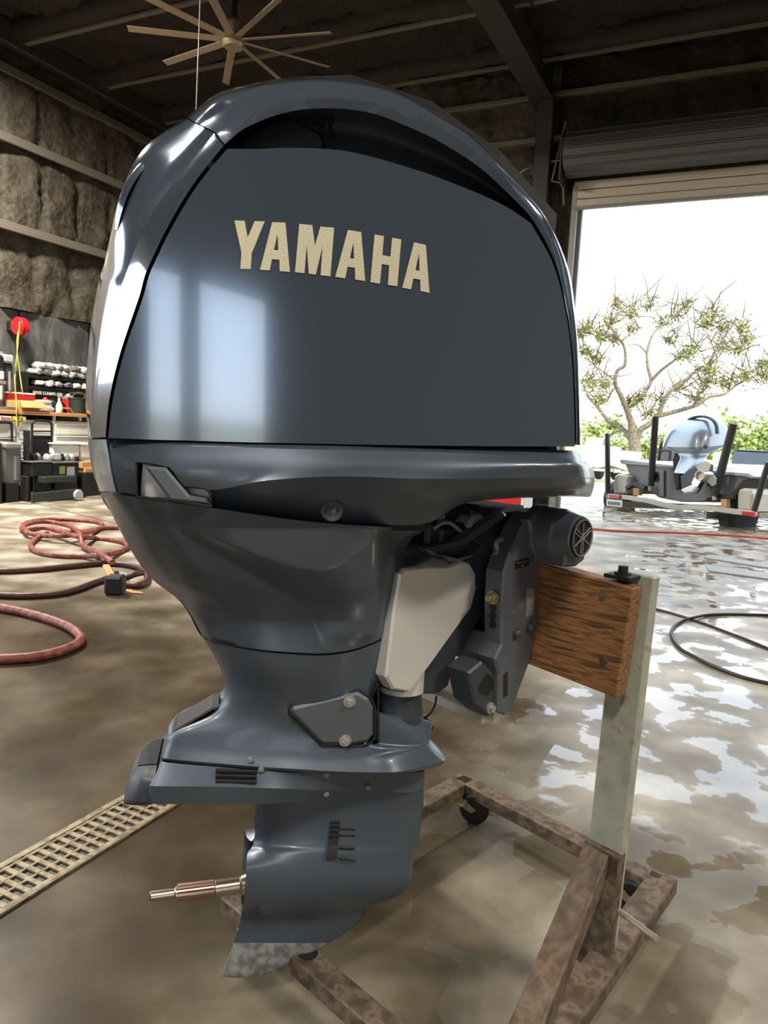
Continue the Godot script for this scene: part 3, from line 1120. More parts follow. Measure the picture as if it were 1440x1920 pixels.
	var a4 := vv([[288, 1087, 0], [288, 1087, 0.05], [308, 1088, 0.11], [335, 1092, 0.143], [390, 1106, 0.168], [460, 1124, 0.174], [540, 1138, 0.17], [610, 1142, 0.16], [670, 1138, 0.145], [710, 1130, 0.125], [726, 1122, 0.105]])
	var a5 := vv([[345, 1133, 0], [345, 1133, 0.05], [362, 1136, 0.095], [385, 1141, 0.12], [430, 1152, 0.145], [490, 1166, 0.155], [555, 1176, 0.153], [615, 1180, 0.147], [670, 1178, 0.135], [706, 1170, 0.118], [721, 1165, 0.095]])
	var a6 := vv([[378, 1189, 0], [378, 1189, 0.04], [390, 1196, 0.085], [405, 1202, 0.103], [440, 1210, 0.122], [490, 1218, 0.135], [550, 1223, 0.138], [605, 1225, 0.136], [655, 1219, 0.128], [696, 1206, 0.108], [717, 1196, 0.085]])
	var a7 := []
	for p in a6:
		a7.append(Vector3(p.x, p.y - 1, p.z * 0.93))
	var arows := [a0, a1, a2, a3, a4, a5, a6, a7]
	for r in arows:   # fold the front edge in
		var e: Vector3 = r[r.size() - 1]
		r.append(Vector3(e.x + 6, e.y, e.z - 0.02))
		r.append(Vector3(e.x + 4, e.y, e.z * 0.4))
	sheet(st, arows, 150, 16, [6], true)
	obj("apron", st, M.satin, eng)
	# dark ledges under the seams
	st = new_st()
	var s0 := []
	var s1 := []
	for p in a0:
		s0.append(Vector3(p.x, p.y - 6, maxf(p.z - 0.008, 0)))
		s1.append(Vector3(p.x, p.y + 6, maxf(p.z - 0.008, 0)))
	sheet(st, [s0, s1], 60, 2, [])
	s0 = []
	s1 = []
	for p in a6:
		s0.append(Vector3(p.x, p.y - 5, maxf(p.z - 0.006, 0)))
		s1.append(Vector3(p.x, p.y + 5, maxf(p.z - 0.006, 0)))
	sheet(st, [s0, s1], 60, 2, [])
	obj("seam_gasket", st, M.black, eng)
	# mid section, flaring aft into the exhaust snout, down to the edge over the gearcase
	st = new_st()
	var m0 := vv([[380, 1194, 0], [380, 1194, 0.04], [391, 1201, 0.083], [441, 1214, 0.12], [491, 1222, 0.133], [550, 1227, 0.136], [605, 1229, 0.134], [655, 1223, 0.126], [696, 1210, 0.106], [716, 1200, 0.083], [716, 1200, 0.03]])
	var m1 := vv([[405, 1236, 0], [405, 1236, 0.035], [416, 1240, 0.072], [452, 1250, 0.105], [500, 1257, 0.122], [555, 1262, 0.126], [605, 1263, 0.123], [650, 1260, 0.114], [690, 1254, 0.097], [712, 1248, 0.075], [712, 1248, 0.03]])
	var m2 := vv([[421, 1275, 0], [421, 1275, 0.03], [436, 1280, 0.06], [472, 1290, 0.085], [520, 1300, 0.102], [570, 1304, 0.108], [615, 1305, 0.106], [655, 1300, 0.1], [690, 1294, 0.087], [708, 1290, 0.07], [708, 1290, 0.03]])
	var m3 := vv([[420, 1309, 0], [420, 1309, 0.025], [432, 1313, 0.05], [468, 1322, 0.073], [520, 1332, 0.088], [575, 1338, 0.095], [620, 1340, 0.095], [660, 1338, 0.09], [690, 1334, 0.08], [704, 1332, 0.068], [704, 1332, 0.03]])
	var m4 := vv([[390, 1341, 0], [390, 1341, 0.025], [408, 1341, 0.05], [455, 1352, 0.07], [515, 1363, 0.083], [575, 1370, 0.09], [620, 1373, 0.093], [665, 1374, 0.088], [706, 1392, 0.074], [786, 1390, 0.056], [802, 1354, 0.02], [804, 1354, 0]])
	var m5 := vv([[322, 1374, 0], [322, 1374, 0.03], [345, 1372, 0.052], [410, 1378, 0.07], [490, 1388, 0.083], [560, 1394, 0.092], [620, 1398, 0.097], [680, 1400, 0.098], [730, 1402, 0.092], [790, 1398, 0.06], [805, 1374, 0.02], [806, 1374, 0]])
	var m6 := vv([[312, 1397, 0], [312, 1397, 0.04], [335, 1400, 0.06], [410, 1406, 0.078], [490, 1414, 0.09], [560, 1419, 0.099], [620, 1422, 0.103], [680, 1422, 0.104], [740, 1417, 0.1], [803, 1400, 0.05], [806, 1400, 0]])
	var m7 := vv([[304, 1420, 0], [304, 1420, 0.045], [325, 1424, 0.068], [405, 1431, 0.088], [490, 1438, 0.1], [560, 1442, 0.11], [620, 1446, 0.115], [690, 1448, 0.118], [755, 1446, 0.114], [828, 1428, 0.05], [834, 1420, 0]])
	var m8 := vv([[305, 1424, 0], [305, 1424, 0.045], [325, 1428, 0.064], [405, 1436, 0.084], [490, 1443, 0.096], [560, 1447, 0.105], [620, 1451, 0.11], [690, 1453, 0.112], [752, 1451, 0.108], [822, 1437, 0.045], [828, 1428, 0]])
	var m9 := []
	for p in m8:
		m9.append(Vector3(p.x, p.y, p.z * 0.3))
	sheet(st, [m0, m1, m2, m3, m4, m5, m6, m7, m8, m9], 110, 6, [7, 8])
	obj("mid_section", st, M.lower, eng)
	st = new_st()
	prism(st, Transform3D.IDENTITY, pixpoly(EI, [[322, 1376], [330, 1368], [398, 1328], [410, 1326], [404, 1340], [352, 1362], [330, 1378]], 0.035), -0.035, 0.035, 0.003)
	obj("rubber_bumper", st, M.rubber, eng)
	# lower mount cover with its two bolts, and the collar in front of it
	st = new_st()
	prism(st, Transform3D.IDENTITY, pixpoly(EI, [[543, 1331], [549, 1325], [646, 1302], [672, 1297], [692, 1310], [701, 1328], [701, 1380], [690, 1393], [660, 1398], [606, 1397], [598, 1392], [545, 1338]], 0.105), 0.07, 0.105, 0.006)
	var mc := obj("mount_cover", st, M.clamp, eng)
	st = new_st()
	var outline := []
	for p in [[541, 1331], [548, 1323], [646, 1300], [672, 1295], [694, 1308], [703, 1326], [703, 1382], [691, 1396], [660, 1400], [604, 1399], [541, 1338], [541, 1331]]:
		outline.append(inframe(EI, p[0], p[1], 0.099))
	tube(st, outline, 0.0022, 6)
	obj("cover_gap", st, M.black, mc)
	for p in [[655, 1315], [647, 1388]]:
		st = new_st()
		var t := Transform3D(Basis(Vector3.RIGHT, PI / 2), inframe(EI, p[0], p[1], 0.105))
		lathe(st, t, [Vector2(0.0105, -0.01), Vector2(0.0105, 0.002), Vector2(0, 0.002)], 24)
		lathe(st, t, [Vector2(0.0068, 0.002), Vector2(0.0068, 0.007), Vector2(0.0055, 0.009), Vector2(0, 0.009)], 6)
		obj("bolt", st, M.steel, mc)
	st = new_st()
	var yc := inframe(EI, 745, 1283, 0.0)
	var y1 := inframe(EI, 745, 1398, 0.0)
	lathe(st, Transform3D(Basis.IDENTITY, Vector3(yc.x, y1.y, 0)), [Vector2(0, 0.0), Vector2(0.05, 0.0), Vector2(0.052, 0.005), Vector2(0.05, 0.07), Vector2(0.048, 0.078), Vector2(0.046, yc.y - y1.y - 0.012), Vector2(0.042, yc.y - y1.y), Vector2(0.034, yc.y - y1.y)], 40)
	obj("steering_collar", st, M.dark, eng)
	st = new_st()
	prism(st, Transform3D.IDENTITY, pixpoly(EI, [[697, 1300], [706, 1283], [712, 1283], [712, 1395], [697, 1398]], 0.09), 0.02, 0.09, 0.004)
	obj("mount_gap", st, M.black, eng)
	# exhaust snout sides and the anti-cavitation plate
	st = new_st()
	var g0 := vv([[303, 1426, 0], [303, 1426, 0.05], [318, 1430, 0.066], [400, 1437, 0.085], [480, 1444, 0.094], [560, 1448, 0.096], [620, 1451, 0.09], [690, 1452, 0.075], [745, 1452, 0.05], [797, 1446, 0.0]])
	var g1 := vv([[281, 1472, 0], [281, 1472, 0.07], [292, 1474, 0.098], [400, 1475, 0.116], [480, 1477, 0.117], [560, 1480, 0.105], [620, 1482, 0.085], [690, 1482, 0.062], [745, 1482, 0.045], [794, 1480, 0.0]])
	var g2 := vv([[278, 1506, 0], [278, 1506, 0.065], [288, 1507, 0.093], [400, 1509, 0.11], [480, 1508, 0.108], [560, 1503, 0.092], [620, 1497, 0.075], [690, 1488, 0.06], [745, 1487, 0.044], [793, 1486, 0.0]])
	var g3 := []
	for p in g2:
		g3.append(Vector3(p.x, p.y, p.z * 0.2))
	sheet(st, [g0, g1, g2, g3], 90, 6, [1, 2])
	var gp := obj("anticavitation_plate", st, M.lower, eng)
	st = new_st()
	sheet(st, [vv([[258, 1437, 0], [260, 1437, 0.002], [274, 1435, 0.002], [294, 1434, 0.002]]), vv([[256, 1438, 0], [258, 1438, 0.03], [272, 1437, 0.05], [294, 1436, 0.056]]), vv([[241, 1462, 0], [243, 1462, 0.045], [260, 1463, 0.072], [288, 1468, 0.088]]), vv([[232, 1498, 0], [234, 1499, 0.055], [252, 1502, 0.082], [286, 1504, 0.092]]), vv([[233, 1508, 0], [236, 1509, 0.05], [254, 1510, 0.075], [286, 1509, 0.085]]), vv([[236, 1509, 0], [238, 1509, 0.02], [254, 1510, 0.03], [286, 1509, 0.03]])], 24, 6, [1, 4])
	obj("plate_tail", st, M.dark, gp)
	for k in 3:
		st = new_st()
		bar(st, inframe(EI, 404, 1445.0 + k * 9.5, 0.098 + k * 0.0055), inframe(EI, 481, 1447.0 + k * 9.5, 0.101 + k * 0.006), 0.006, 0.006, 0.001)
		obj("exhaust_slot", st, M.black, gp)
	for p in [[470, 1425, 0.096], [490, 1443, 0.1], [612, 1453, 0.098], [690, 1476, 0.069], [612, 1489, 0.083]]:
		st = new_st()
		lathe(st, Transform3D(Basis(Vector3.RIGHT, PI / 2), inframe(EI, p[0], p[1], p[2])), [Vector2(0.005, -0.004), Vector2(0.005, 0.002), Vector2(0.003, 0.003), Vector2(0, 0.003)], 12)
		obj("screw", st, M.midgrey, gp)
	# gearcase: strut, torpedo, skeg
	st = new_st()
	var gr := []
	for r in [[1484, 478, 795, 0.045, 0.0], [1520, 478, 793, 0.043, 0.0], [1560, 478, 787, 0.043, 0.0], [1585, 474, 782, 0.046, 0.15], [1600, 464, 778, 0.054, 0.5], [1625, 462, 774, 0.062, 1.0], [1655, 460, 770, 0.066, 1.0], [1685, 457, 750, 0.06, 1.0], [1705, 455, 715, 0.046, 1.0], [1717, 453, 690, 0.028, 0.8], [1725, 452, 675, 0.014, 0.3], [1745, 446, 652, 0.0105, 0.0], [1768, 438, 618, 0.009, 0.0]]:
		var line := []
		for k in 17:
			var s := k / 16.0
			var thin := pow(clampf(1.0 - pow(absf(2.0 * s - 1.0), 2.4), 0, 1), 0.75)
			var full := pow(clampf(1.0 - pow(s, 3.2), 0, 1), 0.6)
			var nose := 0.0
			if r[0] > 1640 and r[0] < 1722:
				nose = -14.0 * pow(s, 3.0) * (r[0] - 1640.0) / 80.0
			line.append(Vector3(lerpf(r[1], r[2], s), r[0] + nose, r[3] * lerpf(thin, full, r[4])))
		gr.append(line)
	sheet(st, gr, 58, 5, [])
	var gc := obj("gearcase", st, M.lower, eng)
	st = new_st()
	var tip := []
	for r in [[1768, 438, 618, 0.0092], [1795, 428, 572, 0.0085], [1818, 419, 520, 0.007], [1830, 415, 490, 0.004], [1831, 416, 486, 0.0]]:
		var line := []
		for k in 17:
			var s := k / 16.0
			line.append(Vector3(lerpf(r[1], r[2], s), r[0] + (2.0 if r[0] > 1825 else 0.0) * sin(s * PI), r[3] * pow(clampf(1.0 - pow(absf(2.0 * s - 1.0), 2.4), 0, 1), 0.75)))
		tip.append(line)
	sheet(st, tip, 40, 4, [])
	labelled(obj("skeg_tip", st, M.worn, gc), "skeg tip worn to pale bare metal")
	# propeller shaft
	var c := inframe(EI, 462, 1655, 0.0)
	var rt := along(c + Vector3(0.01, -0.003, 0), Vector3(-1, -0.02, 0))
	st = new_st()
	lathe(st, rt, [Vector2(0.054, -0.012), Vector2(0.054, 0.004), Vector2(0.05, 0.007), Vector2(0.03, 0.004), Vector2(0, 0.004)], 40)
	obj("bearing_carrier", st, M.dark, gc)
	st = new_st()
	lathe(st, rt, [Vector2(0.021, 0), Vector2(0.017, 0.018), Vector2(0.0145, 0.022), Vector2(0.0145, 0.065), Vector2(0.0125, 0.067), Vector2(0.0125, 0.135), Vector2(0.009, 0.138), Vector2(0.009, 0.178), Vector2(0.0075, 0.181), Vector2(0, 0.181)], 28)
	var sh := obj("propeller_shaft", st, M.shaft, gc)
	for k in 12:
		var a := TAU * k / 12
		st = new_st()
		var off := (rt.basis.x * cos(a) + rt.basis.z * sin(a)) * 0.0128
		bar(st, rt * Vector3(0, 0.068, 0) + off, rt * Vector3(0, 0.133, 0) + off, 0.003, 0.003)
		obj("spline", st, M.spline, sh)
	# water intake grille
	st = new_st()
	for k in 7:
		var y := 1541.0 + k * 10.0
		quad(st, inframe(EI, 619.0 - k, y, gw(y)), inframe(EI, 638.0 - k, y, gw(y)), inframe(EI, 637.0 - k, y + 10.0, gw(y + 10.0)), inframe(EI, 618.0 - k, y + 10.0, gw(y + 10.0)))
	var wi := obj("water_intake", st, M.black, gc)
	for k in 7:
		st = new_st()
		var y := 1546.0 + k * 9.8
		bar(st, inframe(EI, 618.0 - k * 0.9, y, gw(y) + 0.0004), inframe(EI, 636.0 - k * 0.9, y, gw(y) + 0.0004), 0.0014, 0.0028)
		obj("grille_bar", st, M.dark, wi)
	for k in 4:
		st = new_st()
		var y: float = [1554, 1566, 1590, 1609][k]
		bar(st, inframe(EI, 637.0 - k, y, gw(y) - 0.001), inframe(EI, 666, y + (5.0 if k == 3 else 1.0), gw(y) - 0.0015), 0.002, 0.0038, 0.0008)
		obj("intake_rib", st, M.black, wi)


func gw(y: float) -> float:
	return 0.0448 + 0.0165 * smoothstep(1570.0, 1614.0, y)


# -------------------------------------------------------------------- clamp and swivel bracket, parts of the motor but in the stand's frame
func bp(px: float, py: float, s: float) -> Vector3:
	return inframe(BI, px, py, s)


func build_bracket() -> void:
	var eng := get_node("outboard_motor")
	var T := EI * BT
	# swivel bracket: dark arms with a bare silver plate, round the steering tube
	var st := new_st()
	prism(st, Transform3D.IDENTITY, pixpoly(BI, [[742, 1030], [800, 1020], [862, 1012], [900, 990], [945, 955], [985, 948], [990, 960], [962, 985], [940, 1020], [920, 1060], [912, 1092], [908, 1150], [884, 1190], [858, 1232], [848, 1262], [843, 1288], [824, 1303], [770, 1302], [735, 1296], [728, 1150]], 0.055), -0.055, 0.055, 0.006)
	var sw := obj("swivel_bracket", st, M.dark, eng, T)
	st = new_st()
	prism(st, Transform3D.IDENTITY, pixpoly(BI, [[760, 1066], [800, 1062], [838, 1062], [868, 1052], [882, 1056], [893, 1076], [894, 1104], [884, 1142], [846, 1194], [806, 1250], [768, 1299], [738, 1294], [724, 1270], [738, 1150], [750, 1076]], 0.066), 0.04, 0.066, 0.004)
	labelled(obj("side_plate", st, M.silver, sw), "bare silver metal plate")
	st = new_st()
	var lo := bp(742, 1296, 0.02)
	var hi := bp(768, 1040, 0.02)
	rod(st, Vector3(0.0, lo.y, 0.018), Vector3(0.0, hi.y, 0.018), 0.042, 28)
	obj("swivel_tube", st, M.silver, sw)
	st = new_st()
	prism(st, Transform3D.IDENTITY, pixpoly(BI, [[775, 1062], [812, 1043], [842, 1050], [843, 1064], [820, 1060], [790, 1066]], 0.085), 0.05, 0.085, 0.004)
	prism(st, Transform3D.IDENTITY, pixpoly(BI, [[804, 1030], [835, 1022], [870, 1014], [905, 990], [948, 960], [955, 966], [925, 1005], [890, 1046], [860, 1056], [812, 1046]], 0.08), 0.04, 0.08, 0.008)
	obj("arm_rib", st, M.clamp, sw)
	# steering linkage on top
	st = new_st()
	prism(st, Transform3D.IDENTITY, pixpoly(BI, [[885, 957], [900, 947], [950, 950], [948, 968], [920, 985], [888, 985]], 0.05), -0.02, 0.05, 0.004)
	obj("steering_block", st, M.black, sw)
	st = new_st()
	lathe(st, Transform3D(Basis(Vector3.RIGHT, PI / 2), bp(893, 992, 0.05)), [Vector2(0.03, -0.03), Vector2(0.03, 0.0), Vector2(0.022, 0.006), Vector2(0.018, 0.0), Vector2(0.01, 0.004), Vector2(0, 0.004)], 24)
	obj("linkage_end", st, M.midgrey, sw)
	st = new_st()
	var path := []
	for p in [[812, 992], [826, 982], [842, 980], [856, 990], [868, 1000]]:
		path.append(bp(p[0], p[1], 0.05))
	tube(st, resample(path, 16), 0.004, 8)
	obj("steering_cable", st, M.midgrey, sw)
	st = new_st()
	box(st, Transform3D(Basis.IDENTITY, bp(830, 1000, 0.0)), Vector3(0.13, 0.05, 0.1), 0.01)
	box(st, Transform3D(Basis.IDENTITY, bp(800, 1005, 0.03)), Vector3(0.04, 0.06, 0.04), 0.008)
	obj("upper_mount", st, M.black, sw)
	# two clamp brackets
	var outline := [[1020, 956], [998, 962], [979, 988], [956, 1038], [945, 1073], [941, 1131], [941, 1209], [928, 1236], [936, 1266], [935, 1337], [948, 1341], [960, 1333], [993, 1244], [1009, 1170], [1011, 1073], [1014, 1040]]
	for side in [1.0, -1.0]:
		var pl := pixpoly(BI, outline, 0.13)
		st = new_st()
		prism(st, Transform3D(Basis.from_scale(Vector3(1, 1, side)), Vector3.ZERO), pl, 0.09, 0.13, 0.004)
		# the wide foot under it
		prism(st, Transform3D(Basis.from_scale(Vector3(1, 1, side)), Vector3.ZERO), pixpoly(BI, [[941, 1195], [928, 1236], [934, 1256], [985, 1240], [1000, 1200]], 0.125), 0.02, 0.125, 0.004)
		var cl := obj("clamp_bracket", st, M.clamp, eng, T)
		if side < 0:
			continue
		st = new_st()
		prism(st, Transform3D.IDENTITY, pixpoly(BI, [[878, 1262], [905, 1240], [928, 1262], [929, 1340], [916, 1344], [890, 1322]], 0.12), 0.07, 0.12, 0.004)
		obj("thrust_arm", st, M.dark, cl)
		st = new_st()
		prism(st, Transform3D.IDENTITY, pixpoly(BI, [[896, 1290], [912, 1262], [924, 1270], [926, 1290], [915, 1305], [900, 1302]], 0.1205), 0.118, 0.1206)
		obj("pocket", st, M.black, cl)
		st = new_st()
		lathe(st, Transform3D(Basis(Vector3.RIGHT, PI / 2), bp(918, 1327, 0.12)), [Vector2(0.011, 0.0), Vector2(0.011, 0.004), Vector2(0.008, 0.005), Vector2(0.007, 0.01), Vector2(0, 0.011)], 16)
		obj("bolt", st, M.steel, cl)
		# tilt adjusting holes with a bolt, on the edge that faces aft
		for k in 3:
			st = new_st()
			var p := bp(941, 1143.0 + k * 16.0, 0.13)
			p.z = 0.11
			lathe(st, along(p - Vector3(0.001, 0, 0), Vector3(-1, 0, 0)), [Vector2(0.008, 0.001), Vector2(0, 0.001)], 16)
			obj("tilt_hole", st, M.black, cl)
		st = new_st()
		var p0 := bp(941, 1124, 0.13)
		p0.z = 0.11
		lathe(st, along(p0, Vector3(-1, 0, 0)), [Vector2(0.013, 0), Vector2(0.013, 0.003), Vector2(0.0, 0.003)], 18)
		lathe(st, along(p0, Vector3(-1, 0, 0)), [Vector2(0.0095, 0.003), Vector2(0.0095, 0.01), Vector2(0.006, 0.012), Vector2(0.006, 0.018), Vector2(0, 0.018)], 6)
		obj("tilt_bolt", st, M.brass, cl)
		# recesses, round pads, labels on the outer face
		st = new_st()
		prism(st, Transform3D.IDENTITY, pixpoly(BI, [[988, 1103], [1002, 1104], [1001, 1152], [986, 1158]], 0.1305), 0.128, 0.1305, 0.0)
		obj("edge_recess", st, M.midgrey, cl)
		st = new_st()
		prism(st, Transform3D.IDENTITY, pixpoly(BI, [[944, 1266], [952, 1258], [952, 1304], [944, 1308]], 0.1306), 0.128, 0.1306)
		obj("slot", st, M.black, cl)
		for p in [[967, 1187], [992, 1176]]:
			st = new_st()
			lathe(st, Transform3D(Basis(Vector3.RIGHT, PI / 2), bp(p[0], p[1], 0.13)), [Vector2(0.0095, 0), Vector2(0.0095, 0.004), Vector2(0.0075, 0.009), Vector2(0.004, 0.0115), Vector2(0, 0.0125)], 20, true)
			obj("pad", st, M.dark, cl)
		st = new_st()
		prism(st, Transform3D.IDENTITY, pixpoly(BI, [[965, 1052], [992, 1046], [993, 1060], [966, 1068]], 0.131), 0.1295, 0.131)
		obj("warning_label", st, M.black, cl)
		st = new_st()
		for r in [[[968, 1056], [990, 1051.5]], [[963, 1050], [963, 1070]]]:
			bar(st, bp(r[0][0], r[0][1], 0.1312), bp(r[1][0], r[1][1], 0.1312), 0.0012, 0.0026, 0.0, Vector3.BACK)
		prism(st, Transform3D.IDENTITY, pixpoly(BI, [[977, 1063], [980, 1058], [983, 1062]], 0.1314), 0.131, 0.1314)
		for r in [[[958, 1146], [966, 1144]], [[958, 1150], [968, 1148]], [[972, 1136], [980, 1134]], [[970, 1140], [980, 1137.5]], [[973, 1144], [980, 1142]]]:
			bar(st, bp(r[0][0], r[0][1], 0.1302), bp(r[1][0], r[1][1], 0.1302), 0.0012, 0.0018, 0.0, Vector3.BACK)
		stuff(obj("print", st, M.midgrey, cl))
	# flange and the round tilt cap with its three tuning forks
	st = new_st()
	prism(st, Transform3D.IDENTITY, pixpoly(BI, [[992, 975], [1004, 962], [1024, 962], [1034, 1000], [1032, 1050], [1012, 1056], [1004, 1030]], 0.145), 0.125, 0.145, 0.004)
	var fg := obj("tilt_flange", st, M.clamp, eng, T)
	st = new_st()
	lathe(st, Transform3D(Basis(Vector3.RIGHT, PI / 2), bp(1018, 985, 0.146)), [Vector2(0.007, 0), Vector2(0.007, 0.004), Vector2(0, 0.004)], 8)
	obj("bolt", st, M.black, fg)
	st = new_st()
	var cc := bp(1089, 1008, 0.218)
	cc.z = 0.0
	var ct := Transform3D(Basis(Vector3.RIGHT, PI / 2), cc)
	lathe(st, ct, [Vector2(0.052, 0.12), Vector2(0.052, 0.142), Vector2(0.0505, 0.146), Vector2(0.0495, 0.18), Vector2(0.047, 0.186), Vector2(0.04, 0.215), Vector2(0.038, 0.218), Vector2(0, 0.218)], 40)
	prism(st, Transform3D.IDENTITY, PackedVector2Array([Vector2(cc.x - 0.03, cc.y - 0.02), Vector2(cc.x + 0.045, cc.y - 0.015), Vector2(cc.x + 0.04, cc.y - 0.05), Vector2(cc.x + 0.015, cc.y - 0.058), Vector2(cc.x - 0.03, cc.y - 0.055)]), 0.14, 0.208, 0.006)
	var cap := obj("tilt_cap", st, M.clamp, eng, T)
	st = new_st()
	lathe(st, ct, [Vector2(0.037, 0.217), Vector2(0.037, 0.221), Vector2(0.034, 0.222), Vector2(0.033, 0.22), Vector2(0, 0.22)], 40)
	obj("emblem_disc", st, M.black, cap)
	st = new_st()
	for k in 3:
		var a := deg_to_rad(90.0 + 120.0 * k)
		var q := Transform3D(Basis(Vector3.BACK, a), Vector3(cc.x, cc.y, 0.2215))
		box(st, q * at3(0.014, 0, 0), Vector3(0.03, 0.0026, 0.0025), 0.0006)
		for s in [-1.0, 1.0]:
			box(st, q * at3(-0.017, 0.0032 * s, 0), Vector3(0.026, 0.0022, 0.0025), 0.0006)
		box(st, q * at3(-0.003, 0, 0), Vector3(0.004, 0.0085, 0.0025), 0.0006)
	for k in 24:
		var a := TAU * k / 24.0
		box(st, Transform3D(Basis(Vector3.BACK, a), Vector3(cc.x, cc.y, 0.222)) * at3(0, 0.0335, 0), Vector3(0.009, 0.0022, 0.0025))
	labelled(obj("emblem", st, M.midgrey, cap), "round emblem of three crossed tuning forks")
	# tilt tube, tilt cylinder, anode, wires
	st = new_st()
	rod(st, Vector3(cc.x, cc.y, -0.16), Vector3(cc.x, cc.y, 0.14), 0.03, 20)
	obj("tilt_tube", st, M.black, eng, T)
	st = new_st()
	rod(st, bp(905, 1275, 0.03), bp(915, 1040, 0.03), 0.024, 20)
	obj("tilt_ram", st, M.black, eng, T)
	st = new_st()
	path = []
	for p in [[952, 1010], [936, 1012], [930, 1020], [932, 1030], [928, 1040]]:
		path.append(bp(p[0], p[1], 0.1))
	tube(st, resample(path, 14), 0.005, 8)
	obj("grease_line", st, M.midgrey, eng, T)
	st = new_st()
	var a := bp(916, 1347, 0.11)
	bar(st, a, a - Vector3(-0.02, 0, 0.24), 0.034, 0.02, 0.002)
	labelled(obj("anode", st, M.galv, eng, T), "pale metal anode bar across the bracket's foot")
	st = new_st()
	path = []
	for p in [[818, 1305], [816, 1320], [808, 1336], [797, 1345], [790, 1343]]:
		path.append(bp(p[0], p[1], 0.03))
	tube(st, resample(path, 16), 0.0022, 6)
	obj("ground_wire", st, M.black, eng, T)
	st = new_st()
	box(st, Transform3D(Basis.IDENTITY, bp(879, 1211, 0.04)), Vector3(0.03, 0.016, 0.02), 0.003)
	obj("spacer", st, M.steel, eng, T)


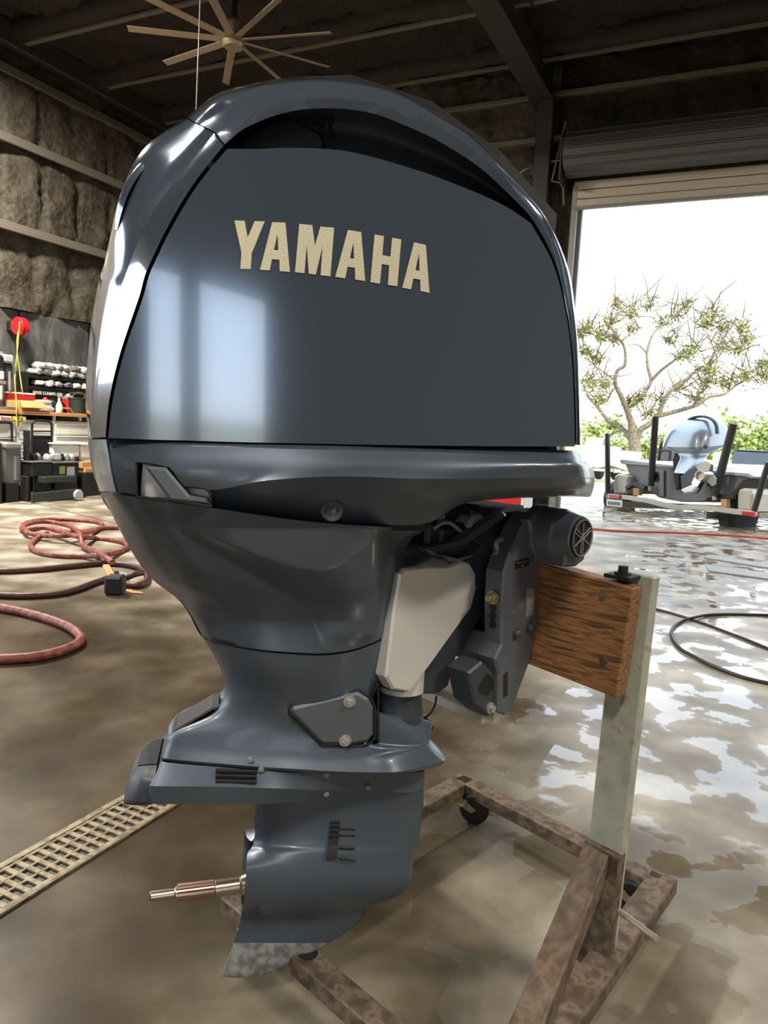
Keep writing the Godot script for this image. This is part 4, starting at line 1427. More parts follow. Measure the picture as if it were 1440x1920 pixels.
func build_stand() -> void:
	var sd := thing("engine_stand", "rusty steel rolling stand with pale uprights that carries the outboard motor", "stand")
	sd.transform = BT
	var st := new_st()
	for s in [-1.0, 1.0]:
		st = new_st()
		if s > 0:
			bar(st, Vector3(0.68, 0.086, 0.258), Vector3(-0.16, 0.086, 0.368), 0.06, 0.038, 0.003)
		else:
			bar(st, Vector3(0.7, 0.086, -0.352), Vector3(-0.15, 0.086, -0.3), 0.055, 0.038, 0.003)
		obj("side_rail", st, M.rust, sd)
		st = new_st()
		bar(st, Vector3(0.346, 0.058, s * 0.27), Vector3(0.322, 0.862, s * 0.3), 0.072, 0.026, 0.003)
		obj("upright", st, M.post, sd)
		st = new_st()
		bar(st, Vector3(0.334, 0.056, s * 0.27), Vector3(0.326, 0.315, s * 0.28), 0.074, 0.028, 0.001)
		obj("upright_foot", st, M.rust, sd)
		st = new_st()
		bar(st, Vector3(0.32, 0.31, s * 0.268), Vector3(-0.02, 0.135, s * 0.335), 0.05, 0.008, 0.002)
		obj("brace", st, M.rust, sd)
		st = new_st()
		bar(st, Vector3(0.32, 0.29, s * 0.292), Vector3(-0.01, 0.12, s * 0.358), 0.006, 0.045, 0.001)
		obj("brace_flange", st, M.rust, sd)
	st = new_st()
	bar(st, Vector3(0.685, 0.086, -0.365), Vector3(0.645, 0.086, 0.26), 0.05, 0.038, 0.003)
	obj("cross_rail", st, M.rust, sd)
	st = new_st()
	bar(st, Vector3(-0.124, 0.086, -0.325), Vector3(-0.124, 0.086, 0.36), 0.05, 0.038, 0.003)
	var rr := obj("cross_rail", st, M.rust, sd)
	st = new_st()
	lathe(st, at3(-0.118, 0.1055, -0.075), [Vector2(0.019, 0), Vector2(0.019, 0.001), Vector2(0, 0.001)], 24)
	obj("drain_hole", st, M.black, rr)
	st = new_st()
	rod(st, Vector3(0.37, 0.19, 0.2), Vector3(0.32, 0.19, 0.4), 0.006, 10)
	obj("cross_pin", st, M.galv, sd)
	for c in [[0.63, -0.325, 0.4], [0.6, 0.17, 0.2], [-0.11, -0.26, 1.0], [-0.11, 0.33, 0.8]]:
		var ca := Node3D.new()
		ca.name = "caster"
		sd.add_child(ca, true)
		ca.transform = Transform3D(Basis(Vector3.UP, c[2]), Vector3(c[0], 0, c[1]))
		st = new_st()
		lathe(st, Transform3D(Basis(Vector3.BACK, PI / 2), Vector3(0.02, 0.043, 0.045)), [Vector2(0, -0.016), Vector2(0.012, -0.016), Vector2(0.037, -0.014), Vector2(0.043, -0.009), Vector2(0.043, 0.009), Vector2(0.037, 0.014), Vector2(0.012, 0.016), Vector2(0, 0.016)], 28)
		obj("wheel", st, M.black, ca)
		st = new_st()
		abox(st, Vector3(-0.03, 0.063, -0.035), Vector3(0.05, 0.068, 0.025), 0.001)
		for s in [-1.0, 1.0]:
			prism(st, Transform3D(Basis(Vector3.UP, PI / 2), Vector3(0.02 * s + 0.02, 0, 0)), PackedVector2Array([Vector2(-0.025, 0.066), Vector2(0.03, 0.066), Vector2(-0.04, 0.036), Vector2(-0.055, 0.046)]), -0.0015, 0.0015)
		obj("fork", st, M.brass, ca)
	# the wooden transom board with its bolts
	st = new_st()
	var tb := Transform3D(Basis(Vector3.RIGHT, 0.07), Vector3(0.282, 0.762, -0.005))
	box(st, tb, Vector3(0.038, 0.208, 0.64), 0.003)
	labelled(obj("transom_board", st, M.wood, sd), "thick stained wooden board the motor is clamped to")
	for p in [[1130, 1117], [1132, 1239], [1075, 1218]]:
		st = new_st()
		var o := BI * CP
		var d := BI.basis * ray(p[0], p[1])
		var q := o + d * ((0.263 - o.x) / d.x)
		var small: bool = p[0] < 1100
		lathe(st, along(q, Vector3(-1, 0, 0)), [Vector2(0.004 if small else 0.0085, 0), Vector2(0.003 if small else 0.008, 0.002), Vector2(0, 0.003)], 18)
		obj("bolt_head", st, M.rust, sd)
	st = new_st()
	box(st, Transform3D(Basis.IDENTITY, Vector3(0.29, 0.856, 0.285)), Vector3(0.05, 0.007, 0.05), 0.001)
	lathe(st, at3(0.29, 0.859, 0.285), [Vector2(0.015, 0), Vector2(0.015, 0.004), Vector2(0.009, 0.004), Vector2(0.009, 0.016), Vector2(0, 0.016)], 6)
	obj("top_bolt", st, M.black, sd)


# -------------------------------------------------------------------- things on the workshop floor
func floor_path(pts: Array, h: float, n: int) -> Array:
	var o := []
	for p in pts:
		o.append(ony(p[0], p[1], p[2] if p.size() > 2 else h))
	return resample(o, n)


const ORD := ["leftmost", "second", "third", "fourth", "fifth", "sixth", "seventh", "eighth", "ninth"]


func hose(called: String, pts: Array, r: float, n: int, m: Material, label: String, cat: String, sc := 1.0, ox := 0.0, oy := 0.0) -> void:
	var q := []
	for p in pts:
		q.append([ox + p[0] / sc, oy + p[1] / sc, r + (p[2] if p.size() > 2 else 0.0)])
	var st := new_st()
	tube(st, floor_path(q, r, n), r, 10)
	tag(obj(called, st, m), label, cat)


func build_floor_things() -> void:
	# trench drain grate
	var g := thing("drain_grate", "long slotted metal drain grate set in the floor at lower left", "drain", Vector3(-1.442, 0, -1.6))
	var st := new_st()
	abox(st, Vector3(-0.085, 0.0005, -1.3), Vector3(0.075, 0.0015, 1.0))
	obj("channel", st, M.black, g)
	for x in [[-0.09, 0.02], [-0.0655, 0.008], [-0.0255, 0.008], [0.0145, 0.008], [0.0565, 0.014], [0.07, 0.006]]:
		st = new_st()
		abox(st, Vector3(x[0], 0, -1.3), Vector3(x[0] + x[1], 0.007, 1.0), 0.001)
		obj("rail", st, M.grate, g)
	st = new_st()
	abox(st, Vector3(-0.068, 0.001, -0.0075), Vector3(0.06, 0.0068, 0.0075), 0.0008)
	st.generate_normals()
	var rib := st.commit()
	for k in 72:
		again("rib", rib, M.grate, g, at3(0, 0, -1.27 + k * 0.0313))
	# hoses
	hose("red_hose", [[800, 322], [690, 325], [560, 350], [430, 345], [300, 320], [220, 333], [160, 345], [148, 315], [190, 285], [300, 268], [420, 264], [560, 273], [655, 284], [690, 300], [660, 333], [560, 363, 0.03], [400, 378, 0.04], [250, 370, 0.02], [180, 350, 0.03], [165, 312, 0.04], [230, 288, 0.04], [330, 283, 0.03], [440, 303, 0.03], [515, 335, 0.05], [545, 380, 0.07], [560, 440, 0.02], [640, 480, 0.03], [700, 515, 0.06], [760, 555, 0.05]], 0.021, 150, M.hose, "coiled dusty red hose lying nearest the workbench on the floor", "hose", 3.6, 0, 900)
	hose("red_hose", [[330, 352, 0.05], [250, 395], [208, 440], [240, 478], [330, 502], [430, 512], [560, 515], [690, 507, 0.03], [800, 485], [860, 452], [845, 425], [760, 405], [640, 393], [560, 385, 0.06], [470, 370, 0.05], [380, 340, 0.05], [290, 322, 0.06], [200, 333, 0.05]], 0.021, 100, M.hose, "red hose loop in front of the coil, bulging towards the motor", "hose", 3.6, 0, 900)
	hose("dark_hose", [[-60, 615], [100, 613], [300, 600], [500, 580], [700, 563], [850, 573], [950, 598], [990, 640], [985, 685], [930, 712], [850, 700], [840, 672], [900, 640, 0.03], [960, 625, 0.03]], 0.021, 80, M.hosedark, "dark maroon hose stretched across the floor behind the black mallet", "hose", 3.6, 0, 900)
	hose("dark_hose", [[-60, 775], [100, 782], [250, 780], [400, 768], [520, 738], [620, 700], [700, 672], [790, 628, 0.02]], 0.02, 60, M.hosedark, "dark maroon hose ending beside the black mallet head", "hose", 3.6, 0, 900)
	hose("red_hose", [[-60, 845], [0, 860], [150, 890], [300, 930], [430, 975], [510, 1022], [545, 1065], [525, 1100], [440, 1145], [300, 1183], [150, 1203], [-60, 1212]], 0.023, 70, M.hose, "thick red hose in a hairpin bend at the left edge, nearest the drain", "hose", 3.6, 0, 900)
	# mallet and scraps
	var ml := thing("mallet", "black-headed mallet with pale wooden handle lying among the hoses", "mallet", ony(216, 1114, 0))
	st = new_st()
	box(st, Transform3D(Basis(Vector3.UP, 0.5), Vector3(0, 0.06, 0)), Vector3(0.11, 0.12, 0.11), 0.015)
	obj("head", st, M.black, ml)
	st = new_st()
	var a := ony(199, 1062, 0.07) - ml.position
	bar(st, a, Vector3(-0.02, 0.09, 0), 0.045, 0.03, 0.006)
	obj("handle", st, M.card, ml)
	st = new_st()
	prism(st, Transform3D(Basis(Vector3.RIGHT, -PI / 2), ony(250, 1110, 0.002)), PackedVector2Array([Vector2(-0.08, -0.02), Vector2(0.02, -0.035), Vector2(0.09, 0.0), Vector2(0.04, 0.02), Vector2(-0.01, 0.01), Vector2(-0.05, 0.03)]), 0, 0.006, 0.001)
	tag(obj("wood_chip", st, M.card), "flat yellowish wood scrap on the floor right of the mallet", "scrap")
	# cables and strips to the right
	hose("black_cable", [[-200, 640], [35, 722], [200, 770], [380, 812], [600, 878], [800, 945], [1000, 1020], [1200, 1095], [1440, 1195], [1600, 1270]], 0.0075, 60, M.cable, "thin black cable running straight from the post to the right", "cable", 5.538, 1180, 1000)
	hose("black_cable", [[1700, 850], [1440, 848], [1200, 842], [1000, 840], [800, 848], [680, 872, 0.008], [560, 905], [470, 960], [435, 1030], [465, 1120], [540, 1205], [650, 1265], [800, 1345], [1000, 1430], [1200, 1500], [1440, 1555], [1700, 1590]], 0.009, 90, M.cable, "black cable looped on the wet floor at the right edge", "cable", 5.538, 1180, 1000)
	hose("red_hose", [[90, 196], [140, 206], [250, 218], [420, 228], [700, 235], [1100, 255], [1351, 275], [1500, 290]], 0.013, 40, M.redhose, "thin bright red hose along the door threshold", "hose", 3.555, 1060, 932)
	for k in 2:
		st = new_st()
		var q := [[[775, 262], [1700, 410], [1700, 365], [860, 240]], [[790, 345], [830, 400], [1700, 520], [1700, 455]]]
		var poly := PackedVector2Array()
		for p in q[k]:
			var w := ony(1180.0 + p[0] / 5.538, 1000.0 + p[1] / 5.538, 0)
			poly.append(Vector2(w.x, -w.z))
		prism(st, Transform3D(Basis(Vector3.RIGHT, -PI / 2), Vector3.ZERO), poly, 0, 0.012, 0.003)
		tag(obj("floor_strip", st, M.midgrey), "grey flat strip on the floor at right, " + ["the one nearer the door threshold", "the one nearer the black cable"][k], "strip")
	# by the front wall, seen through the gap under the cowling
	var tb := thing("tool_chest", "small red and white chest by the front wall, seen under the cowling", "chest", onz(942, 962, -9.3) * Vector3(1, 0, 1))
	st = new_st()
	abox(st, Vector3(-0.3, 0.04, -0.2), Vector3(0.3, 0.62, 0.2), 0.02)
	obj("body", st, M.redplastic, tb)
	st = new_st()
	abox(st, Vector3(-0.32, 0.0, -0.22), Vector3(0.32, 0.1, 0.22), 0.01)
	abox(st, Vector3(0.29, 0.0, -0.21), Vector3(0.33, 0.66, 0.22), 0.01)
	obj("frame", st, M.white, tb)


# -------------------------------------------------------------------- the workbench along the left wall
func wp(px: float, py: float, x: float) -> Vector3:
	return onx(px, py, x)


func fbox(st: SurfaceTool, px0: float, py0: float, px1: float, py1: float, x: float, deep: float, bev := 0.004, base := -1.0) -> void:   # a box whose front fills a pixel rectangle on the plane x
	var a := wp(px0, (py0 + py1) * 0.5, x)
	var b := wp(px1, (py0 + py1) * 0.5, x)
	var m := (px0 + px1) * 0.5
	var y1 := wp(m, py0, x).y
	var y0 := wp(m, py1, x).y if base < 0.0 else base
	abox(st, Vector3(x - deep, y0, b.z), Vector3(x, y1, a.z), bev)


func mid(px: float, py: float, x: float, y: float) -> Vector3:
	var p := wp(px, py, x)
	return Vector3(p.x, y, p.z)


func pack(st: SurfaceTool, c: Vector3, s: Vector3, sd: int) -> void:   # a crumpled plastic pack
	var r := RandomNumberGenerator.new()
	r.seed = sd
	st.set_smooth_group(1)
	var fn := FastNoiseLite.new()
	fn.seed = sd
	fn.frequency = 1.6
	var rings := 8
	var seg := 14
	var tilt := Basis(Vector3.RIGHT, r.randf_range(-0.25, 0.25)) * Basis(Vector3.UP, r.randf_range(-0.3, 0.3))
	var g := []
	for i in rings + 1:
		var line := []
		for j in seg + 1:
			var th := PI * i / rings
			var ph := TAU * (j % seg) / seg
			var d := Vector3(sin(th) * cos(ph), cos(th), sin(th) * sin(ph))
			var e := Vector3(signf(d.x) * pow(absf(d.x), 0.5), signf(d.y) * pow(absf(d.y), 0.65), signf(d.z) * pow(absf(d.z), 0.4))
			line.append(c + tilt * (e * s * (1.0 + 0.5 * fn.get_noise_3d(d.x, d.y, d.z))))
		g.append(line)
	for i in rings:
		for j in seg:
			quad(st, g[i][j], g[i][j + 1], g[i + 1][j + 1], g[i + 1][j])


func build_workbench() -> void:
	var xf := -8.45
	var top := 1.098
	var st := new_st()
	abox(st, Vector3(-9.14, top - 0.05, -10.1), Vector3(xf, top, -5.6), 0.006)
	tag(obj("bench_top", st, M.benchtop), "long tan wooden worktop along the left wall", "worktop")
	# white tool cabinets under it
	for c in [[-30, 33, 2], [34, 99, 5], [100, 176, 3]]:
		var pa := wp(c[0], 830, xf - 0.03)
		var pb := wp(c[1], 830, xf - 0.03)
		var cab := thing("tool_cabinet", "white drawer cabinet under the worktop, " + {2: "leftmost, half cut off by the frame", 5: "in the middle, behind the black hand truck", 3: "rightmost, behind the white foam boxes"}[c[2]], "cabinet", Vector3(xf - 0.35, 0, (pa.z + pb.z) * 0.5), 0.0, "white tool cabinets")
		var w := pa.z - pb.z
		st = new_st()
		abox(st, Vector3(-0.3, 0.08, -w * 0.5), Vector3(0.3, 0.98, w * 0.5), 0.01)
		abox(st, Vector3(-0.28, 0.0, -w * 0.5 + 0.05), Vector3(0.27, 0.1, w * 0.5 - 0.05))
		obj("body", st, M.cabinet, cab)
		for k in c[2] + 2:
			var y0: float = 0.12 + 0.84 * k / (c[2] + 2)
			st = new_st()
			abox(st, Vector3(0.3, y0 + 0.012, -w * 0.5 + 0.03), Vector3(0.32, y0 + 0.84 / (c[2] + 2) - 0.012, w * 0.5 - 0.03), 0.006)
			var dr := obj("drawer", st, M.cabinet, cab)
			st = new_st()
			abox(st, Vector3(0.318, y0 + 0.84 / (c[2] + 2) - 0.035, -w * 0.5 + 0.05), Vector3(0.332, y0 + 0.84 / (c[2] + 2) - 0.02, w * 0.5 - 0.05), 0.003)
			obj("pull", st, M.midgrey, dr)
	st = new_st()
	for p in [[103, 786], [152, 786], [40, 784]]:
		fbox(st, p[0] - 1.5, p[1] - 6, p[0] + 1.5, p[1] + 4, xf - 0.08, 0.04)
	stuff(tag(obj("bench_bracket", st, M.white), "small white brackets holding the worktop's front edge", "bracket"))
	for s in [[0, 780, 22, 788, 0], [24, 781, 49, 789, 1]]:
		st = new_st()
		fbox(st, s[0], s[1], s[2], s[3], xf + 0.005, 0.006, 0.001)
		var sg := tag(obj("sticker_sign", st, [M.white, M.yellow][s[4]]), ["white sticker with red lettering under the worktop edge", "yellow sticker with black marks under the worktop edge"][s[4]], "sticker")
		var tm := TextMesh.new()
		tm.text = ["Ranet", "! 1 2"][s[4]]
		tm.font = sysfont()
		tm.pixel_size = 0.0028
		tm.font_size = 18
		tm.depth = 0.002
		var tx := MeshInstance3D.new()
		tx.name = "lettering"
		tx.mesh = tm
		tx.material_override = [M.redplastic, M.black][s[4]]
		tx.transform = Transform3D(Basis(Vector3.UP, PI / 2), wp((s[0] + s[2]) * 0.5, (s[1] + s[3]) * 0.5, xf + 0.008))
		sg.add_child(tx)
	# dark wall shelf with two boards full of packs, and its sign
	var shelf := thing("pack_shelf", "black two-tier wall shelf above the worktop, crowded with plastic packs", "shelf", Vector3(-9.14, 1.6, wp(110, 715, -8.8).z))
	var sx := -8.94
	for y in [[706, 717, 54, 170], [727, 736, 52, 170]]:
		st = new_st()
		var pa := wp(y[2], y[0], sx)
		var pb := wp(185, y[1], sx)
		abox(st, Vector3(-9.14, (pa.y + pb.y) * 0.5 - 0.02, -9.6), Vector3(sx, (pa.y + pb.y) * 0.5 + 0.02, pa.z), 0.004)
		obj("board", st, M.black, shelf, Transform3D(Basis.IDENTITY, -shelf.position))
	st = new_st()
	fbox(st, 50, 697, 54, 768, sx, 0.3)
	obj("side", st, M.black, shelf, Transform3D(Basis.IDENTITY, -shelf.position))
	st = new_st()
	fbox(st, 62, 733, 124, 743, sx + 0.01, 0.02)
	var sgn := obj("sign_board", st, M.black, shelf, Transform3D(Basis.IDENTITY, -shelf.position))
	var hc := TextMesh.new()
	hc.text = "HOSE CLAMPS (20)"
	hc.font = sysfont()
	hc.pixel_size = 0.0026
	hc.font_size = 22
	hc.depth = 0.003
	var ht := MeshInstance3D.new()
	ht.name = "lettering"
	ht.mesh = hc
	ht.material_override = M.white
	ht.transform = Transform3D(Basis(Vector3.UP, PI / 2), wp(90, 738, sx + 0.014))
	sgn.add_child(ht)
	var ub := (wp(54, 706, sx).y + wp(185, 717, sx).y) * 0.5 + 0.02
	var lb := (wp(52, 727, sx).y + wp(185, 736, sx).y) * 0.5 + 0.02
	for k in 19:
		var low := k >= 13
		var row := 0 if k < 7 else 1
		var px := 66.0 + 16.0 * (k if k < 7 else k - 7) + (0.0 if row == 0 else 6.0)
		if low:
			px = 70.0 + 17.0 * (k - 13)
		var base := lb if low else ub + (0.0 if row == 0 else 0.09)
		var hh := 0.045
		var c := mid(px, 712, -9.02, base + hh + 0.012)
		st = new_st()
		pack(st, c, Vector3(0.1, hh * rng.randf_range(0.75, 1.05), 0.062 + 0.012 * rng.randf()), 100 + k)
		tag(obj("plastic_pack", st, [M.bag, M.white, M.bag2, M.bag, M.white][(k * 7) % 5]), "shiny pale plastic pack, %s from the left in the %s" % [ORD[k if k < 7 else k - 7 if k < 13 else k - 13], "lower board's row" if low else "upper board's bottom layer" if row == 0 else "upper board's top layer"], "pack", "plastic packs on the %s shelf board" % ("lower" if low else "upper"))
	# on the worktop
	st = new_st()
	fbox(st, 12, 763, 33, 769, xf - 0.05, 0.3, 0.004, top)
	tag(obj("flat_box", st, M.grey), "flat grey case on the worktop left of the cardboard box", "case")
	var bx := thing("cardboard_box", "open cardboard box with its flap hanging over, on the worktop", "box", mid(54, 770, xf - 0.2, top))
	var inv := Transform3D(Basis.IDENTITY, -bx.position)
	st = new_st()
	fbox(st, 36, 752, 74, 771, xf - 0.06, 0.26, 0.004, top)
	obj("body", st, M.card, bx, inv)
	st = new_st()
	var f0 := wp(37, 750, xf - 0.06)
	var f1 := wp(77, 752, xf - 0.06)
	for q in [[f0, f1, 0.1, -0.09]]:
		quad(st, q[0], q[1], q[1] + Vector3(q[2], q[3], -0.05), q[0] + Vector3(q[2], q[3], 0.05))
		quad(st, q[0] + Vector3(0, -0.006, 0), q[1] + Vector3(0, -0.006, 0), q[1] + Vector3(q[2], q[3] - 0.006, -0.05), q[0] + Vector3(q[2], q[3] - 0.006, 0.05))
	obj("flap", st, M.card, bx, inv)
	var rb := thing("carton", "brown carton with a red printed upper half and white lid, behind the open box", "carton", mid(38, 770, xf - 0.45, top))
	inv = Transform3D(Basis.IDENTITY, -rb.position)
	st = new_st()
	fbox(st, 17, 748, 40, 768, xf - 0.34, 0.14, 0.003, top)
	obj("body", st, M.card, rb, inv)
	st = new_st()
	fbox(st, 17, 739, 66, 749, xf - 0.335, 0.15, 0.003)
	obj("red_band", st, M.redplastic, rb, inv)
	st = new_st()
	fbox(st, 16, 736, 66, 739, xf - 0.33, 0.16, 0.002)
	obj("lid", st, M.white, rb, inv)
	for k in 3:
		st = new_st()
		var c := mid([80, 86, 88][k], 760, xf - 0.2, top + [0.13, 0.045, 0.1][k])
		pack(st, c, [Vector3(0.05, 0.03, 0.11), Vector3(0.08, 0.04, 0.09), Vector3(0.05, 0.04, 0.05)][k], 300 + k)
		tag(obj("rag", st, M.bag), ["upper crumpled pale rag leaning on the cardboard box", "bottom crumpled pale rag on the worktop right of the cardboard box", "small crumpled rag nearest the black heap"][k], "rag", "rags beside the cardboard box")
	st = new_st()
	pack(st, mid(99, 755, xf - 0.35, top + 0.085), Vector3(0.12, 0.08, 0.14), 310)
	tag(obj("wire_heap", st, M.black), "black tangled heap on the worktop between rags and red can", "heap")
	st = new_st()
	lathe(st, Transform3D(Basis.IDENTITY, mid(85, 748, xf - 0.3, top + 0.12)), [Vector2(0, 0), Vector2(0.035, 0.01), Vector2(0.04, 0.05), Vector2(0.02, 0.08), Vector2(0, 0.08)], 16)
	tag(obj("red_ball", st, M.redplastic), "small round red ball above the black heap on the worktop", "cap")
	var bt := thing("spray_bottle", "white bottle with pump top on the worktop, left of the red can", "bottle", mid(111, 770, xf - 0.12, top))
	st = new_st()
	lathe(st, Transform3D.IDENTITY, [Vector2(0, 0), Vector2(0.042, 0), Vector2(0.045, 0.01), Vector2(0.045, 0.09), Vector2(0.018, 0.15), Vector2(0.014, 0.2), Vector2(0, 0.2)], 20)
	obj("body", st, M.white, bt)
	st = new_st()
	box(st, at3(0.01, 0.22, 0), Vector3(0.06, 0.035, 0.03), 0.006)
	obj("pump", st, M.midgrey, bt)
	var can := thing("red_can", "red can with a pale lid on the worktop, left of the dark bucket", "can", mid(128, 772, xf - 0.35, top))
	st = new_st()
	lathe(st, Transform3D.IDENTITY, [Vector2(0, 0), Vector2(0.085, 0), Vector2(0.088, 0.008), Vector2(0.088, 0.2), Vector2(0.082, 0.21), Vector2(0, 0.21)], 24)
	obj("body", st, M.redplastic, can)
	st = new_st()
	lathe(st, Transform3D.IDENTITY, [Vector2(0.088, 0.2), Vector2(0.09, 0.225), Vector2(0.05, 0.24), Vector2(0.03, 0.27), Vector2(0, 0.28)], 24)
	obj("lid", st, M.midgrey, can)
	var bu := thing("bucket", "dark green bucket at the right end of the worktop view", "bucket", mid(144, 774, xf - 0.15, top))
	st = new_st()
	lathe(st, Transform3D.IDENTITY, [Vector2(0, 0), Vector2(0.1, 0), Vector2(0.115, 0.2), Vector2(0.122, 0.205), Vector2(0.122, 0.22), Vector2(0.11, 0.22), Vector2(0.1, 0.03), Vector2(0, 0.03)], 24)
	obj("body", st, M.bucket, bu)
	st = new_st()
	var arc := []
	for k in 13:
		var an := PI * k / 12.0
		arc.append(Vector3(0.03 + 0.02 * sin(an), 0.2 + 0.1 * sin(an), 0.118 * cos(an)))
	tube(st, arc, 0.004, 6)
	obj("handle", st, M.midgrey, bu)
	st = new_st()
	var pts := []
	for p in [[113, 769], [117, 765], [124, 766], [131, 770], [136, 774]]:
		pts.append(mid(p[0], p[1], xf - 0.06, top + 0.012 + (0.05 if p[0] > 114 and p[0] < 132 else 0.0)))
	tube(st, resample(pts, 20), 0.009, 8)
	tag(obj("orange_tube", st, M.card), "short orange tube arching on the worktop before the red can", "tube")
	var fr := thing("picture_frame", "small white-framed dark panel standing behind the bucket", "frame", mid(143, 750, -9.0, top + 0.14))
	st = new_st()
	box(st, at3(0, 0.06, 0), Vector3(0.012, 0.2, 0.28), 0.002)
	obj("panel", st, M.black, fr)
	for s in [[0.16, 0.015, 0.29], [-0.04, 0.015, 0.29]]:
		st = new_st()
		box(st, at3(0.006, s[0], 0), Vector3(0.02, s[1], s[2]), 0.002)
		obj("frame_bar", st, M.white, fr)
	for s in [-0.14, 0.14]:
		st = new_st()
		box(st, at3(0.006, 0.06, s), Vector3(0.02, 0.21, 0.015), 0.002)
		obj("frame_bar", st, M.white, fr)
	# drill press at the far left
	var dp := thing("drill_press", "dark bench drill press with pale belt housing at the left edge", "drill press", mid(8, 770, xf - 0.35, top))
	inv = Transform3D(Basis.IDENTITY, -dp.position)
	st = new_st()
	fbox(st, -14, 764, 8, 770, xf - 0.2, 0.35, 0.01, top)
	obj("base", st, M.dark, dp, inv)
	st = new_st()
	var pl := mid(2, 700, xf - 0.4, top)
	rod(st, pl, pl + Vector3(0, 0.75, 0), 0.04, 16)
	rod(st, mid(18, 700, xf - 0.3, top + 0.25), mid(18, 700, xf - 0.3, top + 0.5), 0.018, 12)
	obj("column", st, M.midgrey, dp, inv)
	st = new_st()
	fbox(st, -8, 665, 10, 690, xf - 0.25, 0.35, 0.03)
	obj("motor_head", st, M.black, dp, inv)
	st = new_st()
	fbox(st, 8, 665, 27, 680, xf - 0.28, 0.3, 0.02)
	obj("belt_housing", st, M.bag, dp, inv)
	st = new_st()
	fbox(st, 10, 681, 27, 714, xf - 0.32, 0.2, 0.03)
	obj("spindle_housing", st, M.dark, dp, inv)
	st = new_st()
	fbox(st, -12, 714, 12, 720, xf - 0.22, 0.3, 0.006)
	obj("table", st, M.midgrey, dp, inv)
	st = new_st()
	for p in [[4, 696, 4, 712], [1, 724, 4, 750], [1, 723, 10, 727]]:
		fbox(st, p[0], p[1], p[0] + 5, p[3], xf - 0.22, 0.06, 0.01)
	obj("crank", st, M.bag, dp, inv)
	# red cord reel on the plywood, yellow cord hanging from it
	var rl := thing("cord_reel", "red wall-mounted cord reel with a looped yellow cord on dark plywood", "cord reel", wp(38, 612, -8.95))
	st = new_st()
	var ax := Transform3D(Basis(Vector3.BACK, PI / 2) * Basis(Vector3.RIGHT, 0.0), Vector3.ZERO)
	ax = Transform3D(Basis(Vector3.RIGHT, -PI / 2), Vector3(0, 0, 0.09))
	lathe(st, ax, [Vector2(0, 0.03), Vector2(0.105, 0.03), Vector2(0.122, 0.042), Vector2(0.122, 0.07), Vector2(0.1, 0.075), Vector2(0.1, 0.1), Vector2(0.122, 0.105), Vector2(0.122, 0.135), Vector2(0.1, 0.15), Vector2(0, 0.15)], 32)
	obj("housing", st, M.redplastic, rl)
	st = new_st()
	box(st, at3(-0.17, 0, 0), Vector3(0.12, 0.14, 0.12), 0.01)
	obj("wall_mount", st, M.black, rl)
	for k in 2:
		st = new_st()
		var cp := []
		for p in ([[37, 603], [34, 640], [32, 665], [28, 700], [28, 720], [30, 745], [31, 762], [31, 782], [31, 800]] if k == 0 else [[34, 622], [32, 640], [33, 668], [37, 700], [40, 722], [43, 740]]):
			cp.append(wp(p[0], p[1], -8.80 + (0.36 if p[1] > 755 else 0.1 if p[1] > 700 else 0.0)) - rl.position)
		tube(st, resample(cp, 36), 0.0075, 6)
		obj("yellow_cord", st, M.yellow, rl)
	# in front of the cabinets, on the floor
	var we := thing("welder", "tall dark grey welding machine with slotted side at the left edge", "welder", mid(24, 917, -7.9, 0))
	inv = Transform3D(Basis.IDENTITY, -we.position)
	st = new_st()
	fbox(st, 9, 840, 41, 912, -7.9, 0.4, 0.015)
	obj("body", st, M.grey, we, inv)
	st = new_st()
	fbox(st, 10, 830, 42, 842, -7.88, 0.42, 0.02)
	obj("top_cover", st, M.midgrey, we, inv)
	for c in 2:
		for k in 16:
			st = new_st()
			fbox(st, 27.0 + c * 5.0, 856.0 + k * 2.8, 30.5 + c * 5.0, 857.6 + k * 2.8, -7.895, 0.01, 0.0)
			obj("slot", st, M.bag if c == 0 else M.midgrey, we, inv)
	st = new_st()
	fbox(st, 12, 905, 36, 918, -7.86, 0.1, 0.01, 0.0)
	obj("foot", st, M.black, we, inv)
	var ht2 := thing("hand_truck", "black tube-handled hand truck standing before the middle white cabinet", "hand truck", mid(78, 900, -8.1, 0))
	inv = Transform3D(Basis.IDENTITY, -ht2.position)
	st = new_st()
	var hp := []
	for p in [[60, 896], [60, 850], [60, 800], [62, 792], [68, 789], [78, 789], [89, 790], [95, 793], [97, 800], [97, 850], [97, 896]]:
		hp.append(wp(p[0], p[1], -8.1))
	tube(st, resample(hp, 60), 0.016, 8)
	obj("tube_frame", st, M.black, ht2, inv)
	for y in [809, 826, 850]:
		st = new_st()
		rod(st, wp(60, y, -8.1), wp(97, y, -8.1), 0.01, 8)
		obj("cross_bar", st, M.black, ht2, inv)
	st = new_st()
	fbox(st, 61, 817, 97, 856, -8.12, 0.05, 0.01)
	obj("back_plate", st, M.black, ht2, inv)
	var h3 := thing("hand_truck", "second tube-handled hand truck with pale panel, behind the welder at the left edge", "hand truck", mid(8, 900, -8.15, 0))
	inv = Transform3D(Basis.IDENTITY, -h3.position)
	st = new_st()
	hp = []
	for p in [[-16, 896], [-16, 800], [-12, 793], [4, 792], [18, 793], [22, 800], [22, 860], [22, 896]]:
		hp.append(wp(p[0], p[1], -8.4))
	tube(st, resample(hp, 50), 0.016, 8)
	obj("tube_frame", st, M.black, h3, inv)
	st = new_st()
	fbox(st, -8, 797, 16, 820, -8.42, 0.02, 0.004)
	obj("panel", st, M.white, h3, inv)
	st = new_st()
	fbox(st, 51.5, 807, 57, 897, -7.85, 0.08, 0.006)
	fbox(st, 50, 893, 57, 917, -7.8, 0.3, 0.01, 0.0)
